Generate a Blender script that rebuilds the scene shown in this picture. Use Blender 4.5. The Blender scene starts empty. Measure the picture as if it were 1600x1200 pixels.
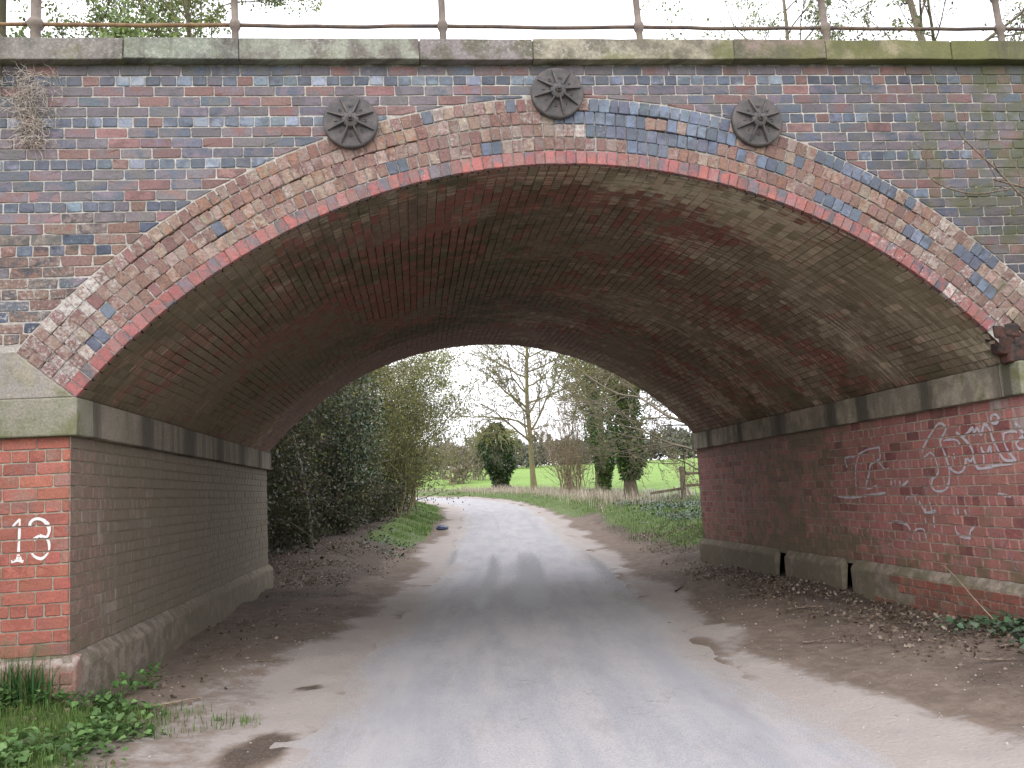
import bpy, bmesh, math, random
import numpy as np
from mathutils import Matrix, Vector

# ---------------------------------------------------------------- camera
scene = bpy.context.scene
col = scene.collection
cam_data = bpy.data.cameras.new('camera')
cam_data.sensor_fit = 'HORIZONTAL'
cam_data.sensor_width = 36.0
cam_data.lens = 31.757
cam_data.clip_start = 0.05
cam_data.clip_end = 3000
cam = bpy.data.objects.new('camera', cam_data)
col.objects.link(cam)
_r = Vector((0.99310204, -0.10507086, -0.05204273))
_u = Vector((0.03897879, -0.12276746, 0.9916697))
_f = Vector((0.11058475, 0.98685777, 0.11782508))
_m = Matrix((_r, _u, -_f)).transposed().to_4x4()
_m.translation = Vector((-1.3083, -7.1599, 1.5284))
cam.matrix_world = _m
scene.camera = cam

# ---------------------------------------------------------------- sky, sun, exposure
SUN_EL, SUN_AZ = 40.0, 200.0          # degrees; azimuth clockwise from +Y: high, behind the camera
world = bpy.data.worlds.new('World')
scene.world = world
world.use_nodes = True
wn = world.node_tree
bg = wn.nodes['Background']
sky = wn.nodes.new('ShaderNodeTexSky')
sky.sky_type = 'NISHITA'
sky.sun_disc = False
sky.sun_elevation = math.radians(SUN_EL)
sky.sun_rotation = math.radians(SUN_AZ)
sky.dust_density = 4.0
cloud = wn.nodes.new('ShaderNodeMix')           # an even white overcast with a little of the blue above it
cloud.data_type = 'RGBA'
cloud.inputs[0].default_value = 0.90
cloud.inputs[7].default_value = (15.0, 15.0, 15.9, 1)
wn.links.new(sky.outputs[0], cloud.inputs[6])
wn.links.new(cloud.outputs[2], bg.inputs[0])
bg.inputs[1].default_value = 0.15
sun_data = bpy.data.lights.new('sun', 'SUN')
sun_data.energy = 1.0
sun_data.angle = math.radians(38)
sun_data.color = (1.0, 0.97, 0.93)
sun = bpy.data.objects.new('sun', sun_data)
col.objects.link(sun)
_az, _el = math.radians(SUN_AZ), math.radians(SUN_EL)
_to = Vector((math.sin(_az) * math.cos(_el), math.cos(_az) * math.cos(_el), math.sin(_el)))
sun.rotation_euler = _to.to_track_quat('Z', 'Y').to_euler()
sun.location = (-6, -14, 25)
scene.view_settings.view_transform = 'Standard'
scene.view_settings.look = 'None'
scene.view_settings.gamma = 1.0
scene.view_settings.use_curve_mapping = False
scene.view_settings.exposure = 0.12

# ---------------------------------------------------------------- helpers
RNG = np.random.default_rng(13)
rnd = random.Random(13)


def tag(o, label=None, cat=None, group=None, kind=None):
    if label: o['label'] = label
    if cat: o['category'] = cat
    if group: o['group'] = group
    if kind: o['kind'] = kind
    return o


def empty(name, loc=(0, 0, 0), parent=None):
    o = bpy.data.objects.new(name, None)
    col.objects.link(o)
    o.empty_display_size = 0.2
    if parent: o.parent = parent
    o.location = loc
    return o


def link(name, me, parent=None, mat=None, loc=None):
    o = bpy.data.objects.new(name, me)
    col.objects.link(o)
    if mat and not me.materials: me.materials.append(mat)
    if parent: o.parent = parent
    if loc is not None: o.location = loc
    return o


def np_mesh(name, V, F, attrs=None, smooth=False):
    """V (n,3); F (m,k) array of equal-size faces, or list of lists."""
    me = bpy.data.meshes.new(name)
    V = np.asarray(V, np.float32)
    if isinstance(F, np.ndarray):
        m, k = F.shape
        me.vertices.add(len(V)); me.vertices.foreach_set('co', V.ravel())
        me.loops.add(m * k); me.loops.foreach_set('vertex_index', F.astype(np.int32).ravel())
        me.polygons.add(m)
        me.polygons.foreach_set('loop_start', np.arange(0, m * k, k, dtype=np.int32))
        me.polygons.foreach_set('loop_total', np.full(m, k, np.int32))
        me.update(calc_edges=True)
    else:
        me.from_pydata(V.tolist(), [], F)
    if smooth:
        me.polygons.foreach_set('use_smooth', np.ones(len(me.polygons), bool))
    for an, arr in (attrs or {}).items():
        a = me.attributes.new(an, 'FLOAT_COLOR', 'POINT')
        arr = np.asarray(arr, np.float32)
        if arr.shape[1] == 3:
            arr = np.concatenate([arr, np.ones((len(arr), 1), np.float32)], 1)
        a.data.foreach_set('color', arr.ravel())
    me.update()
    return me


class MB:
    """collects vertices, faces and the four masonry attributes"""
    def __init__(s): s.V = []; s.F = []; s.ca = []; s.cb = []; s.st = []; s.pc = []
    def add(s, V, F, ca, cb, st, pc):
        o = len(s.V); s.V += [tuple(map(float, v)) for v in V]
        s.F += [[i + o for i in f] for f in F]
        n = len(V)
        def ex(a): return [a] * n if not isinstance(a, (list, np.ndarray)) else list(a)
        s.ca += ex(ca); s.cb += ex(cb); s.st += ex(st); s.pc += [tuple(map(float, q)) for q in pc]
    def mesh(s, name, centre=False):
        V = np.array(s.V); c = np.zeros(3)
        if centre: c = V.mean(0); V = V - c
        def four(a, d=1.0): return np.array([tuple(q) + ((d,) if len(q) == 3 else ()) for q in a])
        me = np_mesh(name, V, s.F, dict(ca=four(s.ca, .8), cb=four(s.cb), st=four(s.st), pc=four(s.pc)))
        return me, c


def smooth(a, b, x):
    t = np.clip((np.asarray(x, float) - a) / (b - a), 0, 1)
    return t * t * (3 - 2 * t)


_PERM = np.random.default_rng(5).random((64, 64, 64))
def vnoise(x, y, z=0.0):
    """cheap 3-D value noise, 0..1"""
    x, y, z = np.broadcast_arrays(np.asarray(x, float), np.asarray(y, float), np.asarray(z, float))
    xi, yi, zi = np.floor(x).astype(int), np.floor(y).astype(int), np.floor(z).astype(int)
    fx, fy, fz = x - xi, y - yi, z - zi
    fx, fy, fz = [f * f * (3 - 2 * f) for f in (fx, fy, fz)]
    def g(a, b, c): return _PERM[(xi + a) % 64, (yi + b) % 64, (zi + c) % 64]
    def lx(b, c): return g(0, b, c) * (1 - fx) + g(1, b, c) * fx
    def ly(c): return lx(0, c) * (1 - fy) + lx(1, c) * fy
    return ly(0) * (1 - fz) + ly(1) * fz


# ---------------------------------------------------------------- materials
def new_mat(name):
    m = bpy.data.materials.new(name); m.use_nodes = True
    return m, m.node_tree, m.node_tree.nodes['Principled BSDF']


class NT:
    def __init__(s, nt): s.nt = nt
    def n(s, t, **k):
        x = s.nt.nodes.new(t)
        for a, b in k.items(): setattr(x, a, b)
        return x
    def l(s, a, b): s.nt.links.new(a, b)
    def attr(s, name): return s.n('ShaderNodeAttribute', attribute_name=name)
    def val(s, sock, v):
        if hasattr(v, 'links') or hasattr(v, 'is_output'): s.l(v, sock)
        else: sock.default_value = v
    def math(s, op, a, b=0.0, c=0.0, clamp=False):
        x = s.n('ShaderNodeMath', operation=op, use_clamp=clamp)
        s.val(x.inputs[0], a); s.val(x.inputs[1], b); s.val(x.inputs[2], c)
        return x.outputs[0]
    def mix(s, f, a, b, mode='MIX'):
        x = s.n('ShaderNodeMix', data_type='RGBA', blend_type=mode)
        s.val(x.inputs[0], f); s.val(x.inputs[6], a); s.val(x.inputs[7], b)
        return x.outputs[2]
    def noise(s, vec, scale, detail=3.0, rough=.55, dist=0.0):
        x = s.n('ShaderNodeTexNoise')
        x.inputs['Scale'].default_value = scale; x.inputs['Detail'].default_value = detail
        x.inputs['Roughness'].default_value = rough; x.inputs['Distortion'].default_value = dist
        if vec is not None: s.l(vec, x.inputs['Vector'])
        return x.outputs['Fac']
    def scale(s, vec, xyz):
        x = s.n('ShaderNodeVectorMath', operation='MULTIPLY'); s.l(vec, x.inputs[0]); x.inputs[1].default_value = xyz
        return x.outputs[0]
    def ramp(s, v, lo, hi, gain=1.0):
        x = s.n('ShaderNodeMapRange', interpolation_type='SMOOTHSTEP'); x.clamp = True
        s.val(x.inputs[0], v); x.inputs[1].default_value = lo; x.inputs[2].default_value = hi
        x.inputs[3].default_value = 0; x.inputs[4].default_value = gain
        return x.outputs[0]
    def bump(s, h, strength, dist, bs):
        b = s.n('ShaderNodeBump'); b.inputs['Strength'].default_value = strength; b.inputs['Distance'].default_value = dist
        s.l(h, b.inputs['Height']); s.l(b.outputs[0], bs.inputs['Normal'])


def rgb(*c): return (c[0], c[1], c[2], 1.0)


def masonry(name, streak=(5, .5, 5), limev=None, bump=.5, bdist=.006, two_tone=7.0, grime=(.06, .052, .04), algae=(.095, .10, .045), lime=(.62, .59, .56)):
    m, nt, bs = new_mat(name); t = NT(nt)
    ca, cb, st, pc = t.attr('ca'), t.attr('cb'), t.attr('st'), t.attr('pc')
    sep = t.n('ShaderNodeSeparateColor'); t.l(st.outputs['Color'], sep.inputs[0])
    p = pc.outputs['Vector']
    f = t.ramp(t.noise(p, two_tone, 4, .65), .40, .60)
    c = t.mix(f, ca.outputs['Color'], cb.outputs['Color'])
    fine = t.noise(p, 55, 4, .7)
    g = t.n('ShaderNodeMapRange'); t.l(fine, g.inputs[0]); g.inputs[1].default_value = .25; g.inputs[2].default_value = .75
    g.inputs[3].default_value = .66; g.inputs[4].default_value = 1.34
    cc = t.n('ShaderNodeCombineColor'); [t.l(g.outputs[0], cc.inputs[i]) for i in range(3)]
    c = t.mix(1.0, c, cc.outputs[0], 'MULTIPLY')
    ln = t.noise(p, 34, 7, .74) if limev is None else t.noise(t.scale(p, limev), 1.0, 7, .74, .3)
    lf = t.ramp(t.math('SUBTRACT', t.math('MULTIPLY', sep.outputs[0], 1.0), ln), -.10, .16, .85)
    c = t.mix(lf, c, rgb(*lime))
    an = t.math('MULTIPLY_ADD', t.noise(p, 3.2, 6, .68), 1.9, -.45)
    af = t.ramp(t.math('SUBTRACT', sep.outputs[1], an), -.18, .26, .8)
    c = t.mix(af, c, rgb(*algae))
    sn = t.noise(t.scale(p, streak), 1.6, 6, .68, .25)
    sf = t.ramp(t.math('SUBTRACT', sep.outputs[2], sn), -.2, .22, .86)
    c = t.mix(sf, c, rgb(*grime))
    t.l(c, bs.inputs['Base Color'])
    ro = t.math('MAXIMUM', ca.outputs['Alpha'], t.math('MULTIPLY', t.math('ADD', lf, af), .9))
    t.l(ro, bs.inputs['Roughness'])
    bs.inputs['Specular IOR Level'].default_value = .4
    h = t.math('ADD', t.noise(p, 38, 6, .75), t.math('MULTIPLY', fine, .5))
    t.bump(h, bump, bdist, bs)
    return m


MAT_BRICK = masonry('brick_surface', bump=.45)
MAT_ERODED = masonry('eroded_brick_surface', bump=.9, bdist=.014, two_tone=16)
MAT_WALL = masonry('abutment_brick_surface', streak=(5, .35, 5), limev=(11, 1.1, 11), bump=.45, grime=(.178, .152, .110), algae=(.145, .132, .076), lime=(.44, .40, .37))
MAT_VAULT = masonry('vault_brick_surface', streak=(.7, 9, 9), limev=(2.6, 26, 10), bump=.6, grime=(.190, .150, .092), algae=(.070, .072, .034), lime=(.58, .50, .37))
MAT_MORTAR = masonry('mortar_surface', bump=.9, bdist=.008)
MAT_STONE = masonry('weathered_sandstone', streak=(4, .4, 4), bump=.6, bdist=.01, two_tone=3.5, algae=(.13, .135, .05), lime=(.50, .48, .44), grime=(.085, .075, .06))


def leaf_mat(name, rough=.45, trans=.25):
    m, nt, bs = new_mat(name); t = NT(nt)
    ca = t.attr('ca')
    t.l(ca.outputs['Color'], bs.inputs['Base Color'])
    bs.inputs['Roughness'].default_value = rough
    tr = t.n('ShaderNodeBsdfTranslucent'); t.l(ca.outputs['Color'], tr.inputs[0])
    mx = t.n('ShaderNodeMixShader'); mx.inputs[0].default_value = trans
    t.l(bs.outputs[0], mx.inputs[1]); t.l(tr.outputs[0], mx.inputs[2])
    t.l(mx.outputs[0], nt.nodes['Material Output'].inputs[0])
    return m


MAT_LEAF = leaf_mat('leaf', .5, .3)
MAT_GLOSSY_LEAF = leaf_mat('glossy_leaf', .28, .1)
MAT_GRASS = leaf_mat('grass_blade', .6, .35)


def bark_mat(name, a, b, green=(.10, .11, .04), gf=.5):
    m, nt, bs = new_mat(name); t = NT(nt)
    geo = t.n('ShaderNodeNewGeometry'); p = geo.outputs['Position']
    c = t.mix(t.ramp(t.noise(t.scale(p, (6, 6, 1.5)), 3, 5, .7), .35, .65), rgb(*a), rgb(*b))
    c = t.mix(t.ramp(t.noise(p, 1.3, 3), .45, .62, gf), c, rgb(*green))
    t.l(c, bs.inputs['Base Color']); bs.inputs['Roughness'].default_value = .9
    t.bump(t.noise(t.scale(p, (14, 14, 3)), 3, 5, .7), .7, .02, bs)
    return m


MAT_BARK = bark_mat('grey_bark', (.16, .13, .10), (.27, .23, .17))
MAT_DARKBARK = bark_mat('dark_bark', (.05, .04, .03), (.10, .08, .055), gf=.25)
MAT_OLIVEBARK = bark_mat('lichened_bark', (.15, .13, .07), (.24, .21, .11), (.16, .17, .06), .6)
MAT_BROWNBARK = bark_mat('brown_bark', (.065, .048, .034), (.12, .09, .066), gf=.3)
MAT_TANBARK = bark_mat('tan_twig', (.24, .17, .12), (.36, .28, .20), gf=.2)


def simple(name, c1, c2, scale=20, rough=.7, metal=0.0, bump=.3, bd=.004, spec=.5):
    m, nt, bs = new_mat(name); t = NT(nt)
    geo = t.n('ShaderNodeNewGeometry'); p = geo.outputs['Position']
    n = t.noise(p, scale, 5, .65)
    t.l(t.mix(t.ramp(n, .38, .62), rgb(*c1), rgb(*c2)), bs.inputs['Base Color'])
    bs.inputs['Roughness'].default_value = rough; bs.inputs['Metallic'].default_value = metal
    bs.inputs['Specular IOR Level'].default_value = spec
    t.bump(t.noise(p, scale * 4, 5, .7), bump, bd, bs)
    return m


MAT_IRON = simple('weathered_cast_iron', (.060, .056, .058), (.105, .088, .083), 14, .62, 0, .5, .004)
MAT_RAIL = simple('rusty_painted_iron', (.075, .058, .055), (.15, .10, .07), 9, .7)
MAT_RUST = simple('rust_brown_rail', (.16, .09, .045), (.24, .15, .075), 12, .8)
MAT_POST = simple('grey_brown_post', (.16, .125, .11), (.22, .18, .15), 10, .75)
MAT_WOOD = simple('weathered_fence_wood', (.10, .075, .05), (.18, .14, .10), 9, .9)
MAT_BAG = simple('blue_grey_plastic', (.04, .05, .11), (.10, .12, .22), 8, .35, bump=.1)
MAT_PALE = simple('pale_bleached_wood', (.45, .43, .38), (.62, .60, .55), 8, .9)
MAT_PEBBLE = simple('pale_stone_chip', (.30, .27, .24), (.45, .42, .38), 30, .9)
MAT_STICK = simple('dead_stick', (.12, .085, .065), (.22, .17, .13), 25, .9)


def paint_mat(name, c, lo, hi, scale):
    """worn paint: flakes off in patches (transparent there)"""
    m, nt, bs = new_mat(name); t = NT(nt)
    geo = t.n('ShaderNodeNewGeometry'); p = geo.outputs['Position']
    bs.inputs['Base Color'].default_value = rgb(*c); bs.inputs['Roughness'].default_value = .7
    tr = t.n('ShaderNodeBsdfTransparent')
    mx = t.n('ShaderNodeMixShader'); t.l(t.ramp(t.noise(p, scale, 6, .7), lo, hi), mx.inputs[0])
    t.l(tr.outputs[0], mx.inputs[1]); t.l(bs.outputs[0], mx.inputs[2])
    t.l(mx.outputs[0], nt.nodes['Material Output'].inputs[0])
    return m


MAT_WHITE = paint_mat('worn_white_paint', (.80, .78, .76), .30, .44, 30)
MAT_GRAF = paint_mat('faded_lilac_spray', (.54, .51, .55), .22, .48, 24)

# ================================================================= THE GROUND
S, L, ZS, RISE = 7.717, 9.138, 2.411, 1.804
H = S / 2
HW = H + .035                                   # abutment wall face
RI = (H * H + RISE * RISE) / (2 * RISE)         # intrados radius
ZC = ZS + RISE - RI                             # arch centre height
AH = math.asin(H / RI)                          # half angle
RING = .575
RE = RI + RING
PLINTH = .50

ROAD = np.array([(-.55, -30), (-.5, -8), (-.38, 0), (-.05, 4), (.42, 8), (.85, 12), (1.22, 17), (1.66, 23), (2.0, 28), (2.28, 33),
                 (2.3, 40), (1.7, 47), (.2, 54), (-3, 60), (-9, 64), (-20, 67), (-40, 70)], float)
def catmull(P, n=12):
    P = np.vstack([2 * P[0] - P[1], P, 2 * P[-1] - P[-2]]); out = []
    for i in range(1, len(P) - 2):
        for k in range(n):
            t = k / n
            out.append(.5 * ((2 * P[i]) + (-P[i-1] + P[i+1]) * t + (2*P[i-1] - 5*P[i] + 4*P[i+1] - P[i+2]) * t*t + (-P[i-1] + 3*P[i] - 3*P[i+1] + P[i+2]) * t**3))
    out.append(P[-2]); return np.array(out)
RC = catmull(ROAD)
RT = np.gradient(RC, axis=0); RT /= np.linalg.norm(RT, axis=1)[:, None]
RN = np.stack([RT[:, 1], -RT[:, 0]], 1)          # to the right of travel
RHALF = 1.78


def road_dist(x, y):
    """signed distance to the centreline (+ right)"""
    x = np.asarray(x, float).ravel(); y = np.asarray(y, float).ravel()
    out = np.empty(len(x))
    for i in range(0, len(x), 20000):
        q = np.stack([x[i:i+20000], y[i:i+20000]], 1)
        d = ((q[:, None, :] - RC[None]) ** 2).sum(2); k = d.argmin(1)
        out[i:i+20000] = ((q - RC[k]) * RN[k]).sum(1)
    return out


def hroad(y):
    y = np.asarray(y, float)
    a = np.where(y > 9, .03 * (y - 12 + 3 * np.exp(-np.clip(y - 9, 0, 99) / 3.0)), 0)
    return np.where(y > 150, .03 * 138 + .012 * (y - 150), a)


def gheight(x, y):
    x = np.asarray(x, float); y = np.asarray(y, float); shp = np.broadcast(x, y).shape
    x, y = [np.broadcast_to(v, shp).ravel() for v in (x, y)]
    s = road_dist(x, y); e = np.abs(s) - RHALF
    near = np.clip(1 - np.abs(y - 20) / 60, 0, 1)
    z = hroad(y)
    z = z + .02 + .10 * smooth(-.1, 2.0, e) - .035 * (1 - smooth(-.45, .12, e))
    beyond = smooth(L + .2, L + 5, y)
    z = z + beyond * np.where(s > 0, .30 * smooth(.9, 2.6, e) * (1 - .6 * smooth(25, 45, y)), .30 * smooth(.8, 2.2, e))
    z = z + np.where(s > 0, .022 * np.clip(e - 4, 0, 60) * beyond, 0)
    lump = (vnoise(x * 1.1, y * 1.1) - .5) * .09 + (vnoise(x * 3.7, y * 3.7, 3) - .5) * .04 + (vnoise(x * 9, y * 9, 7) - .5) * .016
    z = z + lump * smooth(-.5, .5, e) + (vnoise(x * 5, y * 5, 31) - .5) * .03 * smooth(-.5, -.1, e) * smooth(.6, .2, e)
    z = z + .18 * smooth(-3.2, -5.0, x) * smooth(.4, -.6, y)
    return z.reshape(shp)


def axis(segs):
    a = []
    for lo, hi, st in segs: a += list(np.arange(lo, hi, st))
    return np.array(a + [segs[-1][1]])


def grid_mesh(name, xs, ys, zf, attrs):
    X, Y = np.meshgrid(xs, ys); n, m = X.shape
    V = np.stack([X.ravel(), Y.ravel(), zf(X, Y).ravel()], 1)
    i = np.arange(n * m).reshape(n, m)
    F = np.stack([i[:-1, :-1], i[:-1, 1:], i[1:, 1:], i[1:, :-1]], -1).reshape(-1, 4)
    return np_mesh(name, V, F, attrs(X.ravel(), Y.ravel()), smooth=True)


def ground_attr(x, y):
    s = road_dist(x, y); e = np.abs(s) - RHALF
    n1 = vnoise(x * .8, y * .8, 2); n2 = vnoise(x * 2.3, y * 2.3, 9)
    n = .6 * n1 + .4 * n2
    out = smooth(L + 1.0, L + 4, y)
    # grass: near left bank, right verge beyond the bridge, strip under the hedge
    g = smooth(-2.75, -3.5, x + .5 * n) * smooth(.1, -.35, y - .25 * n) * .9
    g = np.maximum(g, smooth(3.3, 4.2, x + .4 * n) * smooth(.6, .0, y) * .7)
    g = np.maximum(g, np.where(s > 0, out * smooth(1.0, 1.9, e + .8 * (n - .5)), smooth(15, 18, y) * smooth(.55, 1.0, e + .4 * (n - .5)) * smooth(2.6, 1.6, e)))
    g = np.maximum(g, smooth(22, 30, y) * np.where(s > 0, smooth(.25, .7, e + .5 * (n - .5)), 0))
    # leaf mould / dark damp soil by walls and hedge, plus painted tree shade at right
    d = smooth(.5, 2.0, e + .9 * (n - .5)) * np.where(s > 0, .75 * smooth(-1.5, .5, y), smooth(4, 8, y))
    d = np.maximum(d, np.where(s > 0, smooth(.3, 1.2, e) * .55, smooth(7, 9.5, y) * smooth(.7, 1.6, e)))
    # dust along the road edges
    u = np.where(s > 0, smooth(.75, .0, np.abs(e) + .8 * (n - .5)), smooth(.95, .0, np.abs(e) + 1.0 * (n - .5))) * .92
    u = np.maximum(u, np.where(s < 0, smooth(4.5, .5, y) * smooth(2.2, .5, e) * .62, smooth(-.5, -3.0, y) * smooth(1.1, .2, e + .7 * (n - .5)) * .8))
    damp = lambda cx, cy, rx, ry: smooth(1.25, .55, np.hypot((x - cx) / rx, (y - cy) / ry) + 1.3 * (vnoise(x * 3.1, y * 3.1, 3) - .5)) * .75
    wetp = np.maximum(damp(-2.32, -1.35, .16, .6), np.maximum(damp(-2.2, .6, .10, .12), damp(-2.75, 7.6, .7, .8)))
    u = u * (1 - wetp); d = np.maximum(d, .9 * wetp)
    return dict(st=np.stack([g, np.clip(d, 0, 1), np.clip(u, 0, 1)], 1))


m, nt, bs = new_mat('bare_earth_and_grass'); t = NT(nt)
st = t.attr('st'); sep = t.n('ShaderNodeSeparateColor'); t.l(st.outputs[0], sep.inputs[0])
p = t.n('ShaderNodeNewGeometry').outputs['Position']
n_big, n_mid, n_fin = t.noise(p, 1.2, 5, .6), t.noise(p, 7, 6, .65), t.noise(p, 45, 5, .75)
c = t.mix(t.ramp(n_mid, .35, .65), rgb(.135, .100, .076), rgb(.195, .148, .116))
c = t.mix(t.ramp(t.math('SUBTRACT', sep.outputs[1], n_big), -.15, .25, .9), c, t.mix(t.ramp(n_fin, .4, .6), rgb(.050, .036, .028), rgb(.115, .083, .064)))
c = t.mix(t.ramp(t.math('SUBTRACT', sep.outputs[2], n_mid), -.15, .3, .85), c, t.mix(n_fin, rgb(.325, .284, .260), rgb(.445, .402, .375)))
c = t.mix(t.ramp(t.math('SUBTRACT', sep.outputs[0], n_mid), -.2, .15, .95), c, t.mix(t.ramp(n_mid, .35, .65), rgb(.055, .085, .020), rgb(.13, .19, .045)))
v = t.n('ShaderNodeTexVoronoi'); v.inputs['Scale'].default_value = 34; t.l(p, v.inputs['Vector'])
c = t.mix(t.math('MULTIPLY', t.ramp(v.outputs['Distance'], .22, .10, .55), t.math('SUBTRACT', 1.0, t.math('MULTIPLY', sep.outputs[2], .8))), c, t.mix(v.outputs['Color'], rgb(.10, .08, .06), rgb(.40, .35, .30)))
t.l(c, bs.inputs['Base Color']); bs.inputs['Roughness'].default_value = .95
t.bump(t.math('ADD', t.math('MULTIPLY', n_mid, 1.2), t.math('ADD', n_fin, t.math('MULTIPLY', v.outputs['Distance'], -.8))), .5, .018, bs)
MAT_GROUND = m

gx = axis([(-60, -14, 4), (-14, -5.2, .45), (-5.2, 5.2, .1), (5.2, 12, .3), (12, 60, 4)])
gy = axis([(-40, -8, 4), (-8, -3, .3), (-3, 12, .11), (12, 30, .3), (30, 80, 1.0), (80, 400, 16)])
gx = np.concatenate([[-600, -250, -120], gx, [120, 250, 600]]); gy = np.concatenate([[-300, -120], gy, [700]])
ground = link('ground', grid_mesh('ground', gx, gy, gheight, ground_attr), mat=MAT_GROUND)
tag(ground, 'bare brown earth with grassy patches beside the lane', kind='structure')

# ---- the lane: a strip of worn asphalt, crowned, its edges sinking under the dust
offs = np.array([-2.25, -2.0, -1.85, -1.7, -1.5, -1.2, -.9, -.6, -.3, 0, .3, .6, .9, 1.2, 1.5, 1.7, 1.85, 2.0, 2.25])
seg = [i for i in range(len(RC))]
rcx = []; 
for i in range(len(RC) - 1):
    k = 3 if RC[i, 1] < 20 else 1
    for j in range(k): 
        w = j / k; rcx.append((RC[i] * (1 - w) + RC[i+1] * w, RN[i] * (1 - w) + RN[i+1] * w))
P = np.array([q[0] for q in rcx]); Nn = np.array([q[1] for q in rcx])
XY = P[:, None, :] + Nn[:, None, :] * offs[None, :, None]
Zr = hroad(P[:, 1])[:, None] + .012 - .010 * offs[None] ** 2 / 3 - .055 * smooth(1.8, 2.25, np.abs(offs))[None]
Zr = Zr + (vnoise(XY[..., 0] * 2.3, XY[..., 1] * 2.3, 4) - .5) * .05 * smooth(1.55, 2.0, np.abs(offs))[None]
n, k = Zr.shape
V = np.concatenate([XY.reshape(-1, 2), Zr.reshape(-1, 1)], 1)
ii = np.arange(n * k).reshape(n, k)
F = np.stack([ii[:-1, :-1], ii[:-1, 1:], ii[1:, 1:], ii[1:, :-1]], -1).reshape(-1, 4)
along = np.concatenate([[0], np.cumsum(np.linalg.norm(np.diff(P, axis=0), axis=1))])
pc = np.stack([np.broadcast_to(offs, (n, k)).ravel(), np.repeat(along, k), np.repeat(P[:, 1], k)], 1)
off_f = np.broadcast_to(offs, (n, k)).ravel(); yy = np.repeat(P[:, 1], k)
edge = smooth(.8, 1.95, np.abs(off_f) + .5 * (vnoise(off_f * 1.3 + 7, yy * .9, 3) - .5)) * .95
wet = smooth(3.0, 5.5, yy) * smooth(20, 10, yy) * np.maximum(smooth(.35, .06, np.abs(off_f + .55)), np.maximum(smooth(.4, .1, np.abs(off_f - .15)), .85 * smooth(.4, .1, np.abs(off_f - 1.45))))
wet = np.maximum(wet, smooth(16, 22, yy) * smooth(50, 30, yy) * .55 * np.maximum(smooth(.3, .05, np.abs(off_f + .3)), smooth(.5, .1, np.abs(off_f - 1.0))))
wet = np.maximum(wet, .75 * smooth(10, 13, yy) * smooth(19, 15, yy) * smooth(.3, .05, np.abs(off_f + 1.55)))
tracks = np.maximum(smooth(.45, .0, np.abs(off_f + .85)), smooth(.45, .0, np.abs(off_f - .85)))
me = np_mesh('lane', V, F, dict(pc=pc, st=np.stack([edge, wet, tracks], 1)), smooth=True)
m, nt, bs = new_mat('dusty_worn_asphalt'); t = NT(nt)
st = t.attr('st'); sep = t.n('ShaderNodeSeparateColor'); t.l(st.outputs[0], sep.inputs[0])
q = t.attr('pc').outputs['Vector']; p = t.n('ShaderNodeNewGeometry').outputs['Position']
long_n = t.noise(t.scale(q, (1, .16, 0)), 3.0, 6, .65); mid = t.noise(p, 5, 6, .65); fin = t.noise(p, 130, 3, .7)
c = t.mix(t.ramp(long_n, .35, .65), rgb(.33, .325, .345), rgb(.405, .388, .392))
c = t.mix(t.math('MULTIPLY', sep.outputs[2], t.ramp(mid, .3, .7, .5)), c, rgb(.31, .31, .33))
c = t.mix(t.ramp(t.math('SUBTRACT', sep.outputs[0], mid), -.3, .35, .92), c, t.mix(fin, rgb(.295, .258, .232), rgb(.41, .37, .338)))
wetn = t.noise(t.scale(q, (5, 2.0, 0)), 4.2, 9, .85)
wf = t.ramp(t.math('SUBTRACT', sep.outputs[1], t.math('ADD', t.math('MULTIPLY', wetn, 2.2), t.math('MULTIPLY', fin, .5))), -.88, -.50, .82)
c = t.mix(wf, c, rgb(.095, .093, .098))
gfac = t.n('ShaderNodeMapRange'); t.l(fin, gfac.inputs[0]); gfac.inputs[1].default_value = .3; gfac.inputs[2].default_value = .7
gfac.inputs[3].default_value = .66; gfac.inputs[4].default_value = 1.3
cc = t.n('ShaderNodeCombineColor'); [t.l(gfac.outputs[0], cc.inputs[i]) for i in range(3)]
c = t.mix(1.0, c, cc.outputs[0], 'MULTIPLY')
chip = t.n('ShaderNodeTexVoronoi'); chip.inputs['Scale'].default_value = 26; t.l(p, chip.inputs['Vector'])
c = t.mix(t.math('MULTIPLY', t.ramp(chip.outputs['Distance'], .16, .07), t.ramp(t.noise(p, 3.3, 4, .7), .5, .62, .75)), c, t.mix(chip.outputs['Color'], rgb(.10, .095, .09), rgb(.62, .60, .57)))
cr = t.n('ShaderNodeTexVoronoi', feature='DISTANCE_TO_EDGE'); cr.inputs['Scale'].default_value = .55; wv = t.n('ShaderNodeVectorMath', operation='ADD'); nz = t.n('ShaderNodeTexNoise'); nz.inputs['Scale'].default_value = 4; nz.inputs['Detail'].default_value = 6; t.l(p, nz.inputs['Vector']); t.l(p, wv.inputs[0]); t.l(nz.outputs['Color'], wv.inputs[1]); t.l(wv.outputs[0], cr.inputs['Vector'])
c = t.mix(t.math('MULTIPLY', t.ramp(cr.outputs['Distance'], .007, .001), t.ramp(t.noise(p, .9, 3), .5, .6, .45)), c, rgb(.10, .09, .085))
c = t.mix(t.ramp(t.noise(t.scale(q, (1.2, .35, 0)), 2.0, 6, .7), .52, .68, .30), c, rgb(.22, .21, .205))
t.l(c, bs.inputs['Base Color'])
t.l(t.math('SUBTRACT', .82, t.math('MULTIPLY', wf, .32)), bs.inputs['Roughness'])
bs.inputs['Specular IOR Level'].default_value = .45
t.bump(t.math('ADD', fin, t.math('MULTIPLY', mid, .6)), .45, .008, bs)
lane = tag(link('road', me, mat=m), 'narrow worn asphalt lane running under the bridge', kind='structure')

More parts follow.
